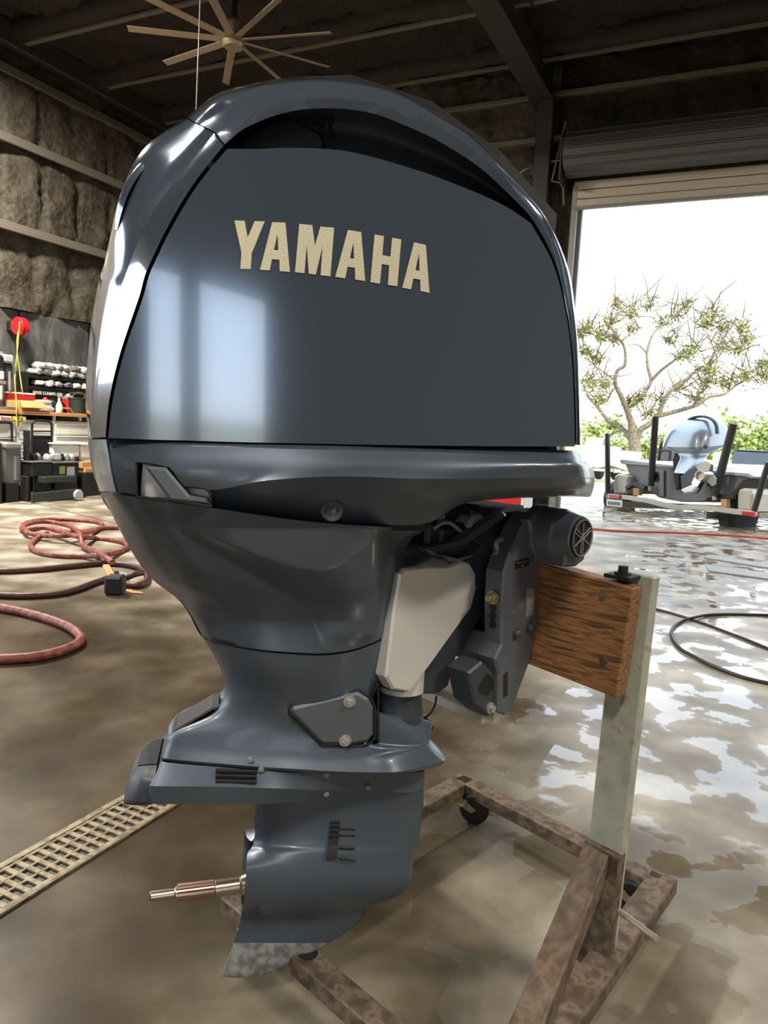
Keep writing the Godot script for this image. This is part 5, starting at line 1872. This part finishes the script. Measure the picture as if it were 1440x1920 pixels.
	tag(obj("black_post", st, M.black), "black square post standing right of the welder", "post")
	for c in [[60, 866, 99, 894, 0], [100, 867, 149, 893, 1]]:
		var cr2 := thing("battery_crate", ["black battery crate, plain, left one of the pair above the floor jack", "black battery crate with a green and a white label above the floor jack"][c[4]], "crate", mid((c[0] + c[2]) * 0.5, 900, -7.9, 0))
		inv = Transform3D(Basis.IDENTITY, -cr2.position)
		st = new_st()
		fbox(st, c[0], c[1] + 2, c[2], c[3], -7.75, 0.3, 0.012)
		fbox(st, c[0] + 3, c[3] - 1, c[2] - 3, c[3] + 22, -7.8, 0.25, 0.01, 0.0)
		obj("body", st, M.black, cr2, inv)
		st = new_st()
		fbox(st, c[0] - 0.4, c[1] - 1, c[2] + 0.4, c[1] + 2, -7.74, 0.32, 0.006)
		obj("rim", st, M.grey, cr2, inv)
		if c[4] == 1:
			st = new_st()
			fbox(st, 112, 874, 122, 889, -7.746, 0.004, 0.0)
			obj("green_label", st, M.greenlabel, cr2, inv)
			st = new_st()
			fbox(st, 126, 875, 140, 891, -7.746, 0.004, 0.0)
			obj("white_label", st, M.bag, cr2, inv)
	for k in 9:
		st = new_st()
		var pb := wp(66.0 + 9.0 * k, 863, -7.9)
		pack(st, pb + Vector3(rng.randf_range(-0.08, 0.05), 0.03, 0), Vector3(0.06, 0.05, 0.034 + 0.008 * rng.randf()), 500 + k)
		tag(obj("engine_part", st, [M.black, M.midgrey, M.bag][k % 3]), "small engine part on the black crates, %s from the left" % ORD[k], "engine part", "parts heaped on the crates")
	for c in [[99, 831, 150, 857, 0], [153, 832, 176, 858, 1]]:
		var fb := thing("foam_box", ["larger white foam box on the right, stacked behind the black crates", "smaller white foam box right beside the larger foam box"][c[4]], "box", mid((c[0] + c[2]) * 0.5, 858, -8.1, wp(120, 857, -8.1).y))
		inv = Transform3D(Basis.IDENTITY, -fb.position)
		st = new_st()
		fbox(st, c[0], c[1] + 3, c[2], c[3], -8.05, 0.35, 0.02)
		obj("body", st, M.white, fb, inv)
		st = new_st()
		fbox(st, c[0] - 1, c[1] - 1, c[2] + 1, c[1] + 3, -8.03, 0.38, 0.01)
		obj("lid", st, M.white, fb, inv)
	st = new_st()
	fbox(st, 99, 858, 150, 918, -8.12, 0.28, 0.01, 0.0)
	tag(obj("low_cupboard", st, M.dark), "low dark cupboard carrying the white foam boxes", "cupboard")
	var jk := thing("floor_jack", "long low dark green floor jack with front wheel before the crates", "floor jack", mid(100, 917, -7.6, 0))
	inv = Transform3D(Basis.IDENTITY, -jk.position)
	st = new_st()
	for s in [0.0, 0.22]:
		var q0 := mid(58, 915, -7.6 - s, 0.07)
		var q1 := mid(148, 914, -7.6 - s, 0.09)
		bar(st, q0, q1, 0.03, 0.12, 0.01)
	fbox(st, 82, 893, 144, 905, -7.65, 0.15, 0.01)
	obj("frame", st, M.bucket, jk, inv)
	for s in [0.0, 0.24]:
		st = new_st()
		lathe(st, Transform3D(Basis(Vector3.BACK, PI / 2), mid(146, 915, -7.58 - s, 0.07)), [Vector2(0, -0.03), Vector2(0.06, -0.03), Vector2(0.07, -0.02), Vector2(0.07, 0.02), Vector2(0.06, 0.03), Vector2(0, 0.03)], 20)
		obj("wheel", st, M.bag if s == 0.0 else M.black, jk, inv)
	st = new_st()
	fbox(st, 158, 886, 186, 916, -7.9, 0.4, 0.01, 0.0)
	tag(obj("black_tub", st, M.black), "black tub on the floor just left of the motor", "tub")
	st = new_st()
	fbox(st, 154, 866, 184, 878, -7.95, 0.35, 0.006)
	fbox(st, 160, 877, 184, 886, -7.92, 0.35, 0.006)
	tag(obj("carton_pile", st, M.card), "brown and pale cartons piled on the black tub", "carton")
	st = new_st()
	fbox(st, -20, 830, 6, 916, -7.8, 0.4, 0.02, 0.0)
	tag(obj("black_cabinet", st, M.black), "black cabinet cut off by the left edge of the view", "cabinet")


func sysfont() -> SystemFont:
	var f := SystemFont.new()
	f.font_names = PackedStringArray(["Droid Sans"])
	f.font_weight = 700
	return f


# -------------------------------------------------------------------- under the ceiling and on the front wall
func build_ceiling_things() -> void:
	var fa := thing("ceiling_fan", "large nine-bladed ceiling fan with tan metal blades above the motor", "fan", Vector3(-5.405, 5.2, -6.933))
	var st := new_st()
	lathe(st, at3(0, -0.08, 0), [Vector2(0, 0), Vector2(0.1, 0), Vector2(0.12, 0.03), Vector2(0.12, 0.12), Vector2(0.07, 0.16), Vector2(0.07, 0.26), Vector2(0.035, 0.3), Vector2(0, 0.3)], 28)
	obj("hub", st, M.fan, fa)
	st = new_st()
	rod(st, Vector3(0, 0.15, 0), Vector3(0, 0.75, 0), 0.03, 12)
	obj("downrod", st, M.black, fa)
	for k in 9:
		var a := deg_to_rad(28.0 + 40.0 * k)
		st = new_st()
		box(st, Transform3D(Basis(Vector3.UP, -a) * Basis(Vector3.RIGHT, 0.25), Vector3.ZERO) * at3(0.6, 0, 0), Vector3(1.02, 0.012, 0.085), 0.004)
		obj("blade", st, M.fan, fa)
	st = new_st()
	tube(st, resample([dep(376, -60, 5.6), dep(375.5, 0, 5.6), dep(372, 100, 5.6), dep(368, 202, 5.6), dep(362, 330, 5.6)], 20), 0.0045, 6)
	tag(obj("pull_cord", st, M.midgrey), "thin cord hanging from the ceiling left of the fan", "cord")
	st = new_st()
	for line in [[[1061, 228], [1048, 285], [1035, 340], [1050, 342], [1056, 352], [1057, 385]]]:
		var p := []
		for q in line:
			p.append(onz(q[0], q[1], -10.12))
		tube(st, p, 0.016, 8)
	tag(obj("conduit", st, M.girt), "bent thin conduit on the wall left of the roll-up door", "conduit")
	st = new_st()
	tube(st, resample([onz(1034, 303, -10.1), onz(1060, 300, -10.1), onz(1092, 302, -10.1)], 10), 0.012, 6)
	tag(obj("wire", st, M.girt), "short horizontal wire beside the roll-up door's coil", "wire")
	st = new_st()
	tube(st, resample([onz(966, 332, -10.25), onz(985, 318, -10.2), onz(1012, 309, -10.3)], 12), 0.012, 6)
	tag(obj("wire", st, M.midgrey), "loose pale wire left of the wall column", "wire")


# high-bay lamps behind the viewer and out of the frame
func high_bay(x: float, y: float, z: float, e: float, label: String) -> void:
	var o := thing("high_bay_lamp", label, "lamp", Vector3(x, y, z), 0.0, "high-bay lamps")
	var st := new_st()
	box(st, at3(0, 0.05, 0), Vector3(0.62, 0.08, 1.24), 0.01)
	obj("housing", st, M.midgrey, o)
	st = new_st()
	box(st, at3(0, 0.0, 0), Vector3(0.56, 0.016, 1.18), 0.004)
	obj("diffuser", st, M.lampface, o)
	st = new_st()
	for s in [-0.4, 0.4]:
		st = new_st()
		rod(st, Vector3(0, 0.08, s), Vector3(0, 6.05 - y, s), 0.006, 6)
		obj("hanger", st, M.black, o)
	var l := AreaLight3D.new()
	l.name = "light"
	l.area_size = Vector2(0.56, 1.18)
	l.light_energy = e
	l.light_color = Color(1.0, 0.96, 0.9)
	l.area_range = 40.0
	l.shadow_enabled = true
	o.add_child(l)
	l.transform = Transform3D(Basis(Vector3.RIGHT, -PI / 2), Vector3(0, -0.02, 0))


# -------------------------------------------------------------------- the yard outside the door
func blob(st: SurfaceTool, pts: Array, c: Vector3, r: Vector3, n: int, rg: RandomNumberGenerator) -> void:
	for k in n:
		var d := Vector3(rg.randfn(), rg.randfn(), rg.randfn()).normalized() * minf(absf(rg.randfn()) * 0.62, 1.7)
		pts.append(c + d * r)


func leaves(called: String, pts: Array, size: float, cols: Array, parent: Node, rg: RandomNumberGenerator) -> void:
	var st := new_st()
	flatshade(st)
	tri(st, Vector3(-0.5, 0, 0), Vector3(0, 0.08, 0.28), Vector3(0, 0, -0.28))
	tri(st, Vector3(0.5, 0, 0), Vector3(0, 0, -0.28), Vector3(0, 0.08, 0.28))
	st.generate_normals()
	var mm := MultiMesh.new()
	mm.transform_format = MultiMesh.TRANSFORM_3D
	mm.use_colors = true
	mm.mesh = st.commit()
	mm.instance_count = pts.size()
	for i in pts.size():
		var b := Basis.from_euler(Vector3(rg.randf() * TAU, rg.randf() * TAU, rg.randf() * TAU)) * Basis.from_scale(Vector3.ONE * size * rg.randf_range(0.7, 1.3))
		mm.set_instance_transform(i, Transform3D(b, pts[i]))
		var c: Color = cols[rg.randi() % cols.size()]
		mm.set_instance_color(i, c)
	var o := MultiMeshInstance3D.new()
	o.name = called
	o.multimesh = mm
	o.material_override = M.leaf
	parent.add_child(o, true)
	stuff(o)


func tp(x: float, y: float, d: float) -> Vector3:   # a point of the big tree, given in a close-up of the photograph
	return dep(1060.0 + x / 3.555, 480.0 + y / 3.555, d)


func grounded(p: Vector3) -> Vector3:
	return Vector3(p.x, gy(p.z), p.z)


func build_yard() -> void:
	var rg := RandomNumberGenerator.new()
	rg.seed = 21
	build_boat()
	# the spreading tree
	var tree := thing("oak_tree", "large spreading half-bare tree behind the boat, with pale twisting limbs", "tree", grounded(tp(465, 1345, 40.0)))
	var inv := -tree.position
	var st := new_st()
	var limbs := [
		[[[472, 1470], [465, 1340], [460, 1260], [450, 1170], [445, 1120]], 0.62, 0.36, 0],
		[[[450, 1160], [430, 1080], [400, 1000], [370, 930], [340, 870], [330, 830], [350, 760], [395, 730], [400, 640], [375, 570], [345, 540], [300, 470], [250, 420]], 0.3, 0.05, -1],
		[[[375, 570], [430, 510], [450, 440], [400, 380], [345, 320], [325, 275]], 0.11, 0.03, 1],
		[[[410, 1010], [480, 970], [540, 890], [570, 830], [550, 740], [545, 640], [575, 540], [620, 480], [700, 430], [780, 350], [850, 280]], 0.24, 0.03, 1],
		[[[545, 650], [480, 590], [400, 600]], 0.08, 0.03, 0],
		[[[570, 830], [640, 760], [720, 700], [780, 650], [870, 600], [930, 520]], 0.16, 0.04, -1],
		[[[440, 1230], [380, 1150], [290, 1100], [210, 1000], [150, 930], [110, 840]], 0.26, 0.1, 1],
		[[[210, 1000], [280, 960], [310, 900], [330, 880]], 0.1, 0.05, -1],
		[[[330, 830], [250, 770], [180, 720], [130, 650]], 0.1, 0.03, 1],
		[[[475, 1230], [500, 1160], [560, 1120], [620, 1060], [650, 980], [700, 900], [790, 840], [870, 760], [950, 720], [1000, 640], [1060, 540], [1110, 470], [1140, 400]], 0.3, 0.04, -1],
		[[[600, 1070], [720, 1040], [860, 1000], [960, 940], [1060, 920], [1140, 860], [1240, 810], [1340, 760], [1420, 700]], 0.22, 0.05, 1],
		[[[860, 1000], [880, 930], [940, 880], [960, 800], [950, 740]], 0.12, 0.06, -1],
		[[[430, 1000], [460, 960], [440, 900], [470, 860]], 0.08, 0.03, 1],
	]
	for l in limbs:
		var p := []
		var n: int = l[0].size()
		for i in n:
			p.append(tp(l[0][i][0], l[0][i][1], 40.0 + float(l[3]) * 2.2 * i / n) + inv)
		var fine := resample(p, n * 3)
		var rr := []
		for i in fine.size():
			rr.append(0.68 * lerpf(l[1], l[2], pow(float(i) / (fine.size() - 1), 0.7)))
		tube(st, fine, rr, 8)
	obj("trunk", st, M.bark, tree)
	st = new_st()
	var pts := []
	var cl := [[200, 690, 90], [160, 850, 70], [260, 860, 80], [100, 520, 50], [160, 480, 80], [300, 440, 90], [340, 330, 70], [440, 490, 50], [440, 380, 90], [560, 330, 80], [640, 450, 100], [740, 400, 90], [800, 330, 60], [830, 640, 100], [760, 680, 60], [930, 440, 90], [1050, 480, 120], [1050, 600, 120], [1150, 620, 90], [960, 760, 90], [940, 850, 90], [1060, 850, 90], [1200, 800, 110], [1320, 800, 90], [1320, 720, 50], [640, 960, 70], [560, 1050, 90], [440, 980, 60], [760, 880, 90], [880, 960, 80], [1220, 560, 60], [330, 560, 60], [240, 960, 60], [130, 640, 60], [500, 950, 50], [700, 560, 70], [1400, 760, 80], [1180, 480, 60], [980, 380, 60], [240, 540, 60]]
	for c in cl:
		var d := 40.0 + rg.randf_range(-2.5, 2.5)
		var ctr := tp(c[0], c[1], d) + inv
		var r: float = c[2] / 3.555 * 40.0 / F
		var dense := 1.3 if c[1] > 420 and (c[0] > 780 or c[0] < 320) else 0.7
		blob(st, pts, ctr, Vector3(r, r * 0.85, r * 1.2), int(230 * dense), rg)
		for t in 12:
			var a := ctr + Vector3(rg.randfn(), rg.randfn(), rg.randfn()) * r * 0.35
			var b := ctr + Vector3(rg.randfn(), absf(rg.randfn()) + 0.2, rg.randfn()) * r * 1.0
			tube(st, [a, a.lerp(b, 0.5) + Vector3(rg.randfn(), rg.randfn(), 0) * 0.08, b], [0.042, 0.032, 0.02], 5, false)
	stuff(obj("twigs", st, M.bark, tree))
	leaves("foliage", pts, 0.17, [Color(0.25, 0.27, 0.1), Color(0.32, 0.33, 0.13), Color(0.2, 0.22, 0.08), Color(0.36, 0.35, 0.17)], tree, rg)
	# greenery along the far edge
	var hedges := [
		["bushy_tree", "pale green bushy tree left of the big trunk, behind the white boat", [[1075, 862, 60], [1100, 835, 60], [1130, 842, 60], [1112, 810, 60], [1150, 858, 60], [1165, 840, 60]], 62.0, 420],
		["bushy_tree", "light green bushes behind the big trunk and the boat's seats", [[1190, 850, 60], [1220, 838, 55], [1255, 822, 55], [1240, 850, 60], [1150, 800, 60]], 66.0, 420],
		["bushy_tree", "loose green tree right behind the boat's motor", [[1350, 812, 60], [1372, 800, 60], [1360, 840, 60], [1385, 835, 60], [1340, 850, 60]], 58.0, 420],
		["bushy_tree", "dense green tree at the right edge behind the pickup truck", [[1425, 815, 70], [1410, 835, 60], [1440, 840, 60], [1455, 800, 70], [1470, 830, 60], [1400, 852, 50]], 60.0, 520],
	]
	for h in hedges:
		var b := thing(h[0], h[1], "tree", grounded(dep(h[2][0][0], 850, h[3])))
		pts = []
		st = new_st()
		for c in h[2]:
			var ctr := dep(c[0], c[1], h[3] + rg.randf_range(-2, 2)) - b.position
			var r: float = c[2] / 2.0 * h[3] / F
			blob(st, pts, ctr, Vector3(r, r * 0.8, r), h[4], rg)
			tube(st, [Vector3(ctr.x, gy(b.position.z + ctr.z) - b.position.y, ctr.z), ctr], [0.12, 0.05], 6)
		obj("trunk", st, M.bark, b)
		leaves("foliage", pts, 0.42, [Color(0.27, 0.34, 0.1), Color(0.34, 0.4, 0.13), Color(0.2, 0.27, 0.08)], b, rg)
	# parked boats and trucks further back
	small_boat("white boat on a trailer at the far left of the yard", 1121, 862, 30.0, 1.5, 0.5, M.whitehull)
	small_boat("small white boat just left of the big tree's trunk", 1176, 862, 34.0, 1.2, 0.9, M.whitehull)
	small_boat("white boat with a raised platform behind the pickup truck", 1405, 858, 42.0, 1.5, 0.4, M.whitehull)
	var tr := thing("pickup_truck", "dark grey pickup truck parked tail-first right of the boat", "truck", grounded(dep(1402, 900, 29.0)), deg_to_rad(-6.0))
	st = new_st()
	abox(st, Vector3(-0.95, 0.5, -5.2), Vector3(0.95, 1.02, 0.0), 0.08)
	obj("body", st, M.truck, tr)
	st = new_st()
	prism(st, Transform3D(Basis(Vector3.UP, PI / 2), Vector3(-0.85, 0, 0)), PackedVector2Array([Vector2(1.7, 1.0), Vector2(2.1, 1.62), Vector2(3.6, 1.62), Vector2(4.2, 1.0)]), 0.0, 1.7, 0.03)
	obj("cab", st, M.glass, tr)
	st = new_st()
	box(st, at3(0, 1.64, -2.8), Vector3(1.5, 0.05, 1.5), 0.02)
	obj("roof", st, M.truck, tr)
	st = new_st()
	box(st, at3(0, 0.78, 0.02), Vector3(1.5, 0.4, 0.05), 0.02)
	obj("tailgate", st, M.truck, tr)
	st = new_st()
	box(st, at3(0, 0.5, 0.08), Vector3(1.9, 0.16, 0.14), 0.03)
	obj("bumper", st, M.galv, tr)
	for s in [-1.0, 1.0]:
		st = new_st()
		box(st, at3(0.87 * s, 0.8, 0.02), Vector3(0.14, 0.38, 0.06), 0.02)
		obj("tail_light", st, M.lightred, tr)
		for z in [-1.1, -4.2]:
			st = new_st()
			lathe(st, Transform3D(Basis(Vector3.BACK, PI / 2), Vector3(0.85 * s, 0.36, z)), [Vector2(0, -0.12), Vector2(0.3, -0.12), Vector2(0.37, -0.08), Vector2(0.37, 0.08), Vector2(0.3, 0.12), Vector2(0, 0.12)], 20)
			obj("wheel", st, M.tire, tr)


func small_boat(label: String, px: float, py: float, d: float, w: float, turn: float, m: Material) -> void:
	var o := thing("parked_boat", label, "boat", grounded(dep(px, py, d)), deg_to_rad(25.0 + turn * 20.0))
	o.scale = Vector3.ONE * 1.25
	var st := new_st()
	flatshade(st)
	var rows := []
	for z in [0.0, -2.2, -4.0, -5.2]:
		var k: float = 1.0 if z > -3.0 else 0.75 if z > -4.5 else 0.05
		rows.append(vv([[0, 0.45 + 0.05 * (1 - k), z], [w * 0.45 * k, 0.6, z], [w * 0.5 * k, 1.0, z], [w * 0.52 * k, 1.15, z], [w * 0.45 * k, 1.16, z], [0, 1.05, z]]))
	for r in rows.size() - 1:
		for i in rows[r].size() - 1:
			for s in [1.0, -1.0]:
				var f := Vector3(s, 1, 1)
				quad(st, rows[r][i] * f, rows[r][i + 1] * f, rows[r + 1][i + 1] * f, rows[r + 1][i] * f)
	for i in range(1, 5):
		for s in [1.0, -1.0]:
			var f := Vector3(s, 1, 1)
			tri(st, Vector3(0, 0.9, 0), rows[0][i] * f, rows[0][i + 1] * f)
	tri(st, Vector3(0, 0.9, 0), rows[0][0], rows[0][1])
	tri(st, Vector3(0, 0.9, 0), rows[0][0], rows[0][1] * Vector3(-1, 1, 1))
	obj("hull", st, m, o)
	st = new_st()
	box(st, at3(0, 1.35, -2.2), Vector3(w * 0.4, 0.5, 0.6), 0.06)
	obj("console", st, M.bag, o)
	st = new_st()
	for s in [-1.0, 1.0]:
		bar(st, Vector3(s * w * 0.35, 0.42, 0.2), Vector3(s * w * 0.3, 0.42, -5.0), 0.06, 0.08)
	bar(st, Vector3(-w * 0.5, 0.4, 0.1), Vector3(w * 0.5, 0.4, 0.1), 0.06, 0.08)
	obj("trailer_frame", st, M.galv, o)
	for s in [-1.0, 1.0]:
		st = new_st()
		lathe(st, Transform3D(Basis(Vector3.BACK, PI / 2), Vector3(0.55 * w * s, 0.3, -1.6)), [Vector2(0, -0.09), Vector2(0.26, -0.09), Vector2(0.3, -0.05), Vector2(0.3, 0.05), Vector2(0.26, 0.09), Vector2(0, 0.09)], 18)
		obj("wheel", st, M.tire, o)


var QI: Transform3D


func qp(x: float, y: float, z: float) -> Vector3:   # a point in the boat's frame, given in a close-up of the photograph
	return inframe(QI, 1120.0 + x / 4.5, 740.0 + y / 4.5, z)


func qpoly(p: Array, z: float) -> PackedVector2Array:
	var o := PackedVector2Array()
	for q in p:
		var v := qp(q[0], q[1], z)
		o.append(Vector2(v.x, v.y))
	return o


func build_boat() -> void:
	var l := dep(1150, 905, 12.6)
	var r := dep(1392, 965, 10.2)
	var x := (r - l).normalized()
	var aft := x.cross(Vector3.UP).normalized()
	var qt := Transform3D(Basis(x, aft.cross(x).normalized(), aft), (l + r) * 0.5)
	QI = qt.affine_inverse()
	# trailer
	var t := thing("boat_trailer", "galvanised boat trailer with red tail lights and upright guide posts, on the wet apron", "trailer")
	t.transform = qt
	var st := new_st()
	var p := []
	for q in [[100, 855], [270, 870], [430, 895], [560, 930], [690, 955], [820, 948], [980, 960], [1150, 985], [1320, 1003]]:
		p.append(qp(q[0], q[1], 0.0))
	for i in p.size() - 1:
		bar(st, p[i], p[i + 1] + (p[i + 1] - p[i]).normalized() * 0.01, 0.07, 0.075, 0.006)
	obj("rear_beam", st, M.galv, t)
	for s in [[95, 838, 188, 880], [1215, 980, 1328, 1022]]:
		st = new_st()
		prism(st, Transform3D.IDENTITY, qpoly([[s[0], s[1]], [s[2], s[1] + 8], [s[2], s[3]], [s[0], s[3] - 6]], 0.06), 0.0, 0.06, 0.008)
		obj("tail_light", st, M.lightred, t)
	st = new_st()
	prism(st, Transform3D.IDENTITY, qpoly([[78, 880], [208, 892], [205, 950], [75, 938]], 0.07), 0.055, 0.07, 0.002)
	var lp := obj("licence_plate", st, M.white, t)
	st = new_st()
	for k in 7:
		prism(st, Transform3D.IDENTITY, qpoly([[92 + k * 15, 900 + k * 1.2], [101 + k * 15, 901 + k * 1.2], [100 + k * 15, 928 + k * 1.2], [91 + k * 15, 927 + k * 1.2]], 0.072), 0.07, 0.0725)
	stuff(obj("plate_print", st, M.black, lp))
	for s in [[[128, 835], [130, 740], [140, 690], [165, 668], [225, 668], [255, 690], [258, 790], [240, 835]], [[1172, 980], [1175, 850], [1190, 800], [1230, 788], [1285, 800], [1305, 840], [1298, 985]]]:
		st = new_st()
		prism(st, Transform3D.IDENTITY, qpoly(s, -0.12), -0.9, -0.12, 0.03)
		obj("fender", st, M.whitehull, t)
	for s in [[195, 870], [1195, 1025]]:
		var c := qp(s[0], s[1], -0.55)
		st = new_st()
		lathe(st, Transform3D(Basis(Vector3.BACK, PI / 2), c), [Vector2(0, -0.11), Vector2(0.2, -0.11), Vector2(0.31, -0.08), Vector2(0.31, 0.08), Vector2(0.2, 0.11), Vector2(0, 0.11)], 24)
		obj("wheel", st, M.tire, t)
		st = new_st()
		for s2 in [0.0, 0.35]:
			bar(st, Vector3(c.x * 0.75, c.y - 0.03, -0.1 - s2), Vector3(c.x * 0.5, c.y - 0.05, -3.8), 0.06, 0.1, 0.004)
		obj("side_rail", st, M.galv, t)
	for s in [[[88, 835], [86, 330], 0.045], [[450, 770], [492, 185], 0.055], [[990, 850], [1150, 245], 0.06], [[1320, 990], [1445, 570], 0.04]]:
		st = new_st()
		rod(st, qp(s[0][0], s[0][1], -0.02), qp(s[1][0], s[1][1], -0.02), s[2], 12)
		var gpo := obj("guide_post", st, M.pole, t)
		st = new_st()
		rod(st, qp(s[0][0], s[0][1] + 40, -0.02), qp(s[0][0], s[0][1] - 30, -0.02), s[2] * 0.55, 8)
		obj("socket", st, M.galv, gpo)
	for s in [[[250, 790], [310, 750], [410, 790]], [[1000, 860], [1080, 855], [1160, 860]]]:
		st = new_st()
		for i in 2:
			bar(st, qp(s[i][0], s[i][1], -0.1), qp(s[i + 1][0], s[i + 1][1], -0.1), 0.07, 0.06, 0.004)
		obj("bunk_arm", st, M.pole, t)
	for s in [[300, 790, 350, 850], [1040, 880, 1090, 950]]:
		st = new_st()
		prism(st, Transform3D.IDENTITY, qpoly([[s[0], s[1]], [s[2], s[1]], [s[2], s[3]], [s[0], s[3]]], -0.03), -0.1, -0.03, 0.004)
		obj("bunk_end", st, M.card, t)
	# hull
	var b := thing("bay_boat", "flat grey aluminium bay boat on the trailer, seen from its transom", "boat")
	b.transform = qt
	st = new_st()
	prism(st, Transform3D.IDENTITY, qpoly([[190, 560], [235, 590], [300, 740], [420, 800], [520, 870], [700, 905], [900, 900], [965, 855], [1130, 842], [1230, 722], [1318, 690], [1270, 660], [960, 645], [640, 605], [420, 575]], -0.25), -4.6, -0.25, 0.01)
	obj("hull", st, M.hull, b)
	st = new_st()
	prism(st, Transform3D.IDENTITY, qpoly([[185, 562], [200, 545], [430, 572], [640, 600], [640, 622], [420, 600], [205, 585]], -0.2), -4.6, -0.2, 0.008)
	prism(st, Transform3D.IDENTITY, qpoly([[950, 640], [1270, 662], [1322, 692], [1300, 705], [1240, 690], [955, 665]], -0.2), -4.6, -0.2, 0.008)
	obj("gunwale", st, M.deck, b)
	for q in [[520, 640, 560, 860], [905, 700, 960, 870]]:
		st = new_st()
		prism(st, Transform3D.IDENTITY, qpoly([[q[0], q[1]], [q[2], q[1]], [q[2], q[3]], [q[0], q[3]]], -0.22), -0.3, -0.22, 0.006)
		obj("transom_pad", st, M.hull, b)
	for q in [[470, 690], [965, 730]]:
		st = new_st()
		box(st, Transform3D(Basis.IDENTITY, qp(q[0], q[1], -0.2)), Vector3(0.12, 0.16, 0.08), 0.02)
		obj("trim_tab", st, M.black, b)
	st = new_st()
	p = []
	for q in [[515, 575], [530, 470], [545, 410], [590, 385], [625, 380], [620, 470], [605, 575]]:
		p.append(qp(q[0], q[1], -1.6))
	tube(st, resample(p, 20), 0.03, 8)
	rod(st, qp(530, 470, -1.6), qp(620, 470, -1.6), 0.025, 8)
	obj("seat_rail", st, M.pole, b)
	st = new_st()
	prism(st, Transform3D.IDENTITY, qpoly([[500, 575], [505, 440], [560, 400], [640, 330], [660, 575]], -1.9), -2.5, -1.9, 0.06)
	obj("seat", st, M.grey, b)
	# its motor, tilted up
	var m := thing("outboard_motor", "silver grey outboard motor tilted up on the boat's transom, propeller towards the shop", "outboard motor")
	m.transform = qt
	var cowl := [[790, 178, 960, 188, 0.06, -0.5], [745, 215, 992, 220, 0.22, -0.48], [690, 290, 1012, 285, 0.3, -0.44], [655, 370, 1017, 360, 0.33, -0.42], [640, 425, 1008, 432, 0.33, -0.4]]
	var mids := [[648, 428, 1000, 434, 0.31, -0.4], [685, 455, 965, 462, 0.26, -0.36], [725, 490, 905, 496, 0.18, -0.3], [735, 530, 880, 540, 0.13, -0.2], [712, 590, 850, 600, 0.13, -0.1], [690, 650, 800, 660, 0.14, 0.0]]
	for k in 2:
		var rows2 := []
		for q in ([cowl, mids][k]):
			var qa := qp(q[0], q[1], q[5])
			var qb := qp(q[2], q[3], q[5])
			var line := []
			for j in 33:
				var an := TAU * (j % 32) / 32.0
				var cx := signf(cos(an)) * pow(absf(cos(an)), 0.45)
				var sx := signf(sin(an)) * pow(absf(sin(an)), 0.5)
				line.append((qa + qb) * 0.5 + (qb - qa) * 0.5 * cx + Vector3(0, -0.12, 1.0).normalized() * q[4] * sx)
			rows2.append(line)
		st = new_st()
		sheet(st, rows2, 66, 4, [], false, PackedVector2Array(), false, true)
		flatshade(st)
		for j in 32:
			tri(st, (rows2[0][0] + rows2[0][16]) * 0.5, rows2[0][j], rows2[0][j + 1])
		obj("cowl" if k == 0 else "midsection", st, M.boatmotor, m)
	st = new_st()
	p = []
	for q in [[655, 385], [692, 305], [748, 232], [815, 192], [900, 184], [972, 212], [1005, 262], [1012, 330]]:
		p.append(qp(q[0], q[1], -0.34))
	tube(st, resample(p, 24), 0.035, 8, true, 0.6)
	obj("trim_band", st, M.dark, m)
	for q in [[770, 430], [915, 440]]:
		st = new_st()
		lathe(st, Transform3D(Basis(Vector3.RIGHT, PI / 2), qp(q[0], q[1], -0.13)), [Vector2(0, 0.0), Vector2(0.03, 0.0), Vector2(0.03, 0.02), Vector2(0, 0.02)], 14)
		obj("vent", st, M.black, m)
	st = new_st()
	prism(st, Transform3D.IDENTITY, qpoly([[655, 460], [720, 470], [725, 520], [700, 560], [690, 800], [655, 800], [640, 700], [630, 560]], -0.2), -0.4, -0.2, 0.02)
	obj("bracket", st, M.black, m)
	st = new_st()
	prism(st, Transform3D.IDENTITY, qpoly([[690, 690], [760, 625], [860, 570], [905, 590], [900, 640], [850, 690], [830, 740], [800, 800], [770, 830], [700, 830]], 0.12), -0.05, 0.12, 0.03)
	obj("gearcase", st, M.dark, m)
	st = new_st()
	prism(st, Transform3D.IDENTITY, qpoly([[700, 800], [790, 760], [825, 790], [800, 825], [720, 832]], 0.14), 0.06, 0.14, 0.02)
	obj("skeg", st, M.silver, m)
	var hub := qp(862, 682, 0.25)
	var ha := along(hub, Vector3(0.25, 0.1, 1.0))
	st = new_st()
	lathe(st, ha, [Vector2(0.085, -0.25), Vector2(0.075, 0.0), Vector2(0.06, 0.0), Vector2(0.055, -0.06), Vector2(0, -0.06)], 24)
	var pr := obj("propeller_hub", st, M.steel, m)
	for k in 3:
		var an := TAU * k / 3.0 + 0.3
		st = new_st()
		var bl := PackedVector2Array([Vector2(0.06, -0.05), Vector2(0.14, -0.1), Vector2(0.2, -0.05), Vector2(0.21, 0.04), Vector2(0.15, 0.1), Vector2(0.06, 0.06)])
		prism(st, ha * Transform3D(Basis(Vector3.UP, an), Vector3(0, -0.12, 0)) * Transform3D(Basis(Vector3.RIGHT, PI / 2 + 0.5), Vector3.ZERO), bl, -0.005, 0.005, 0.002)
		obj("blade", st, M.steel, pr)
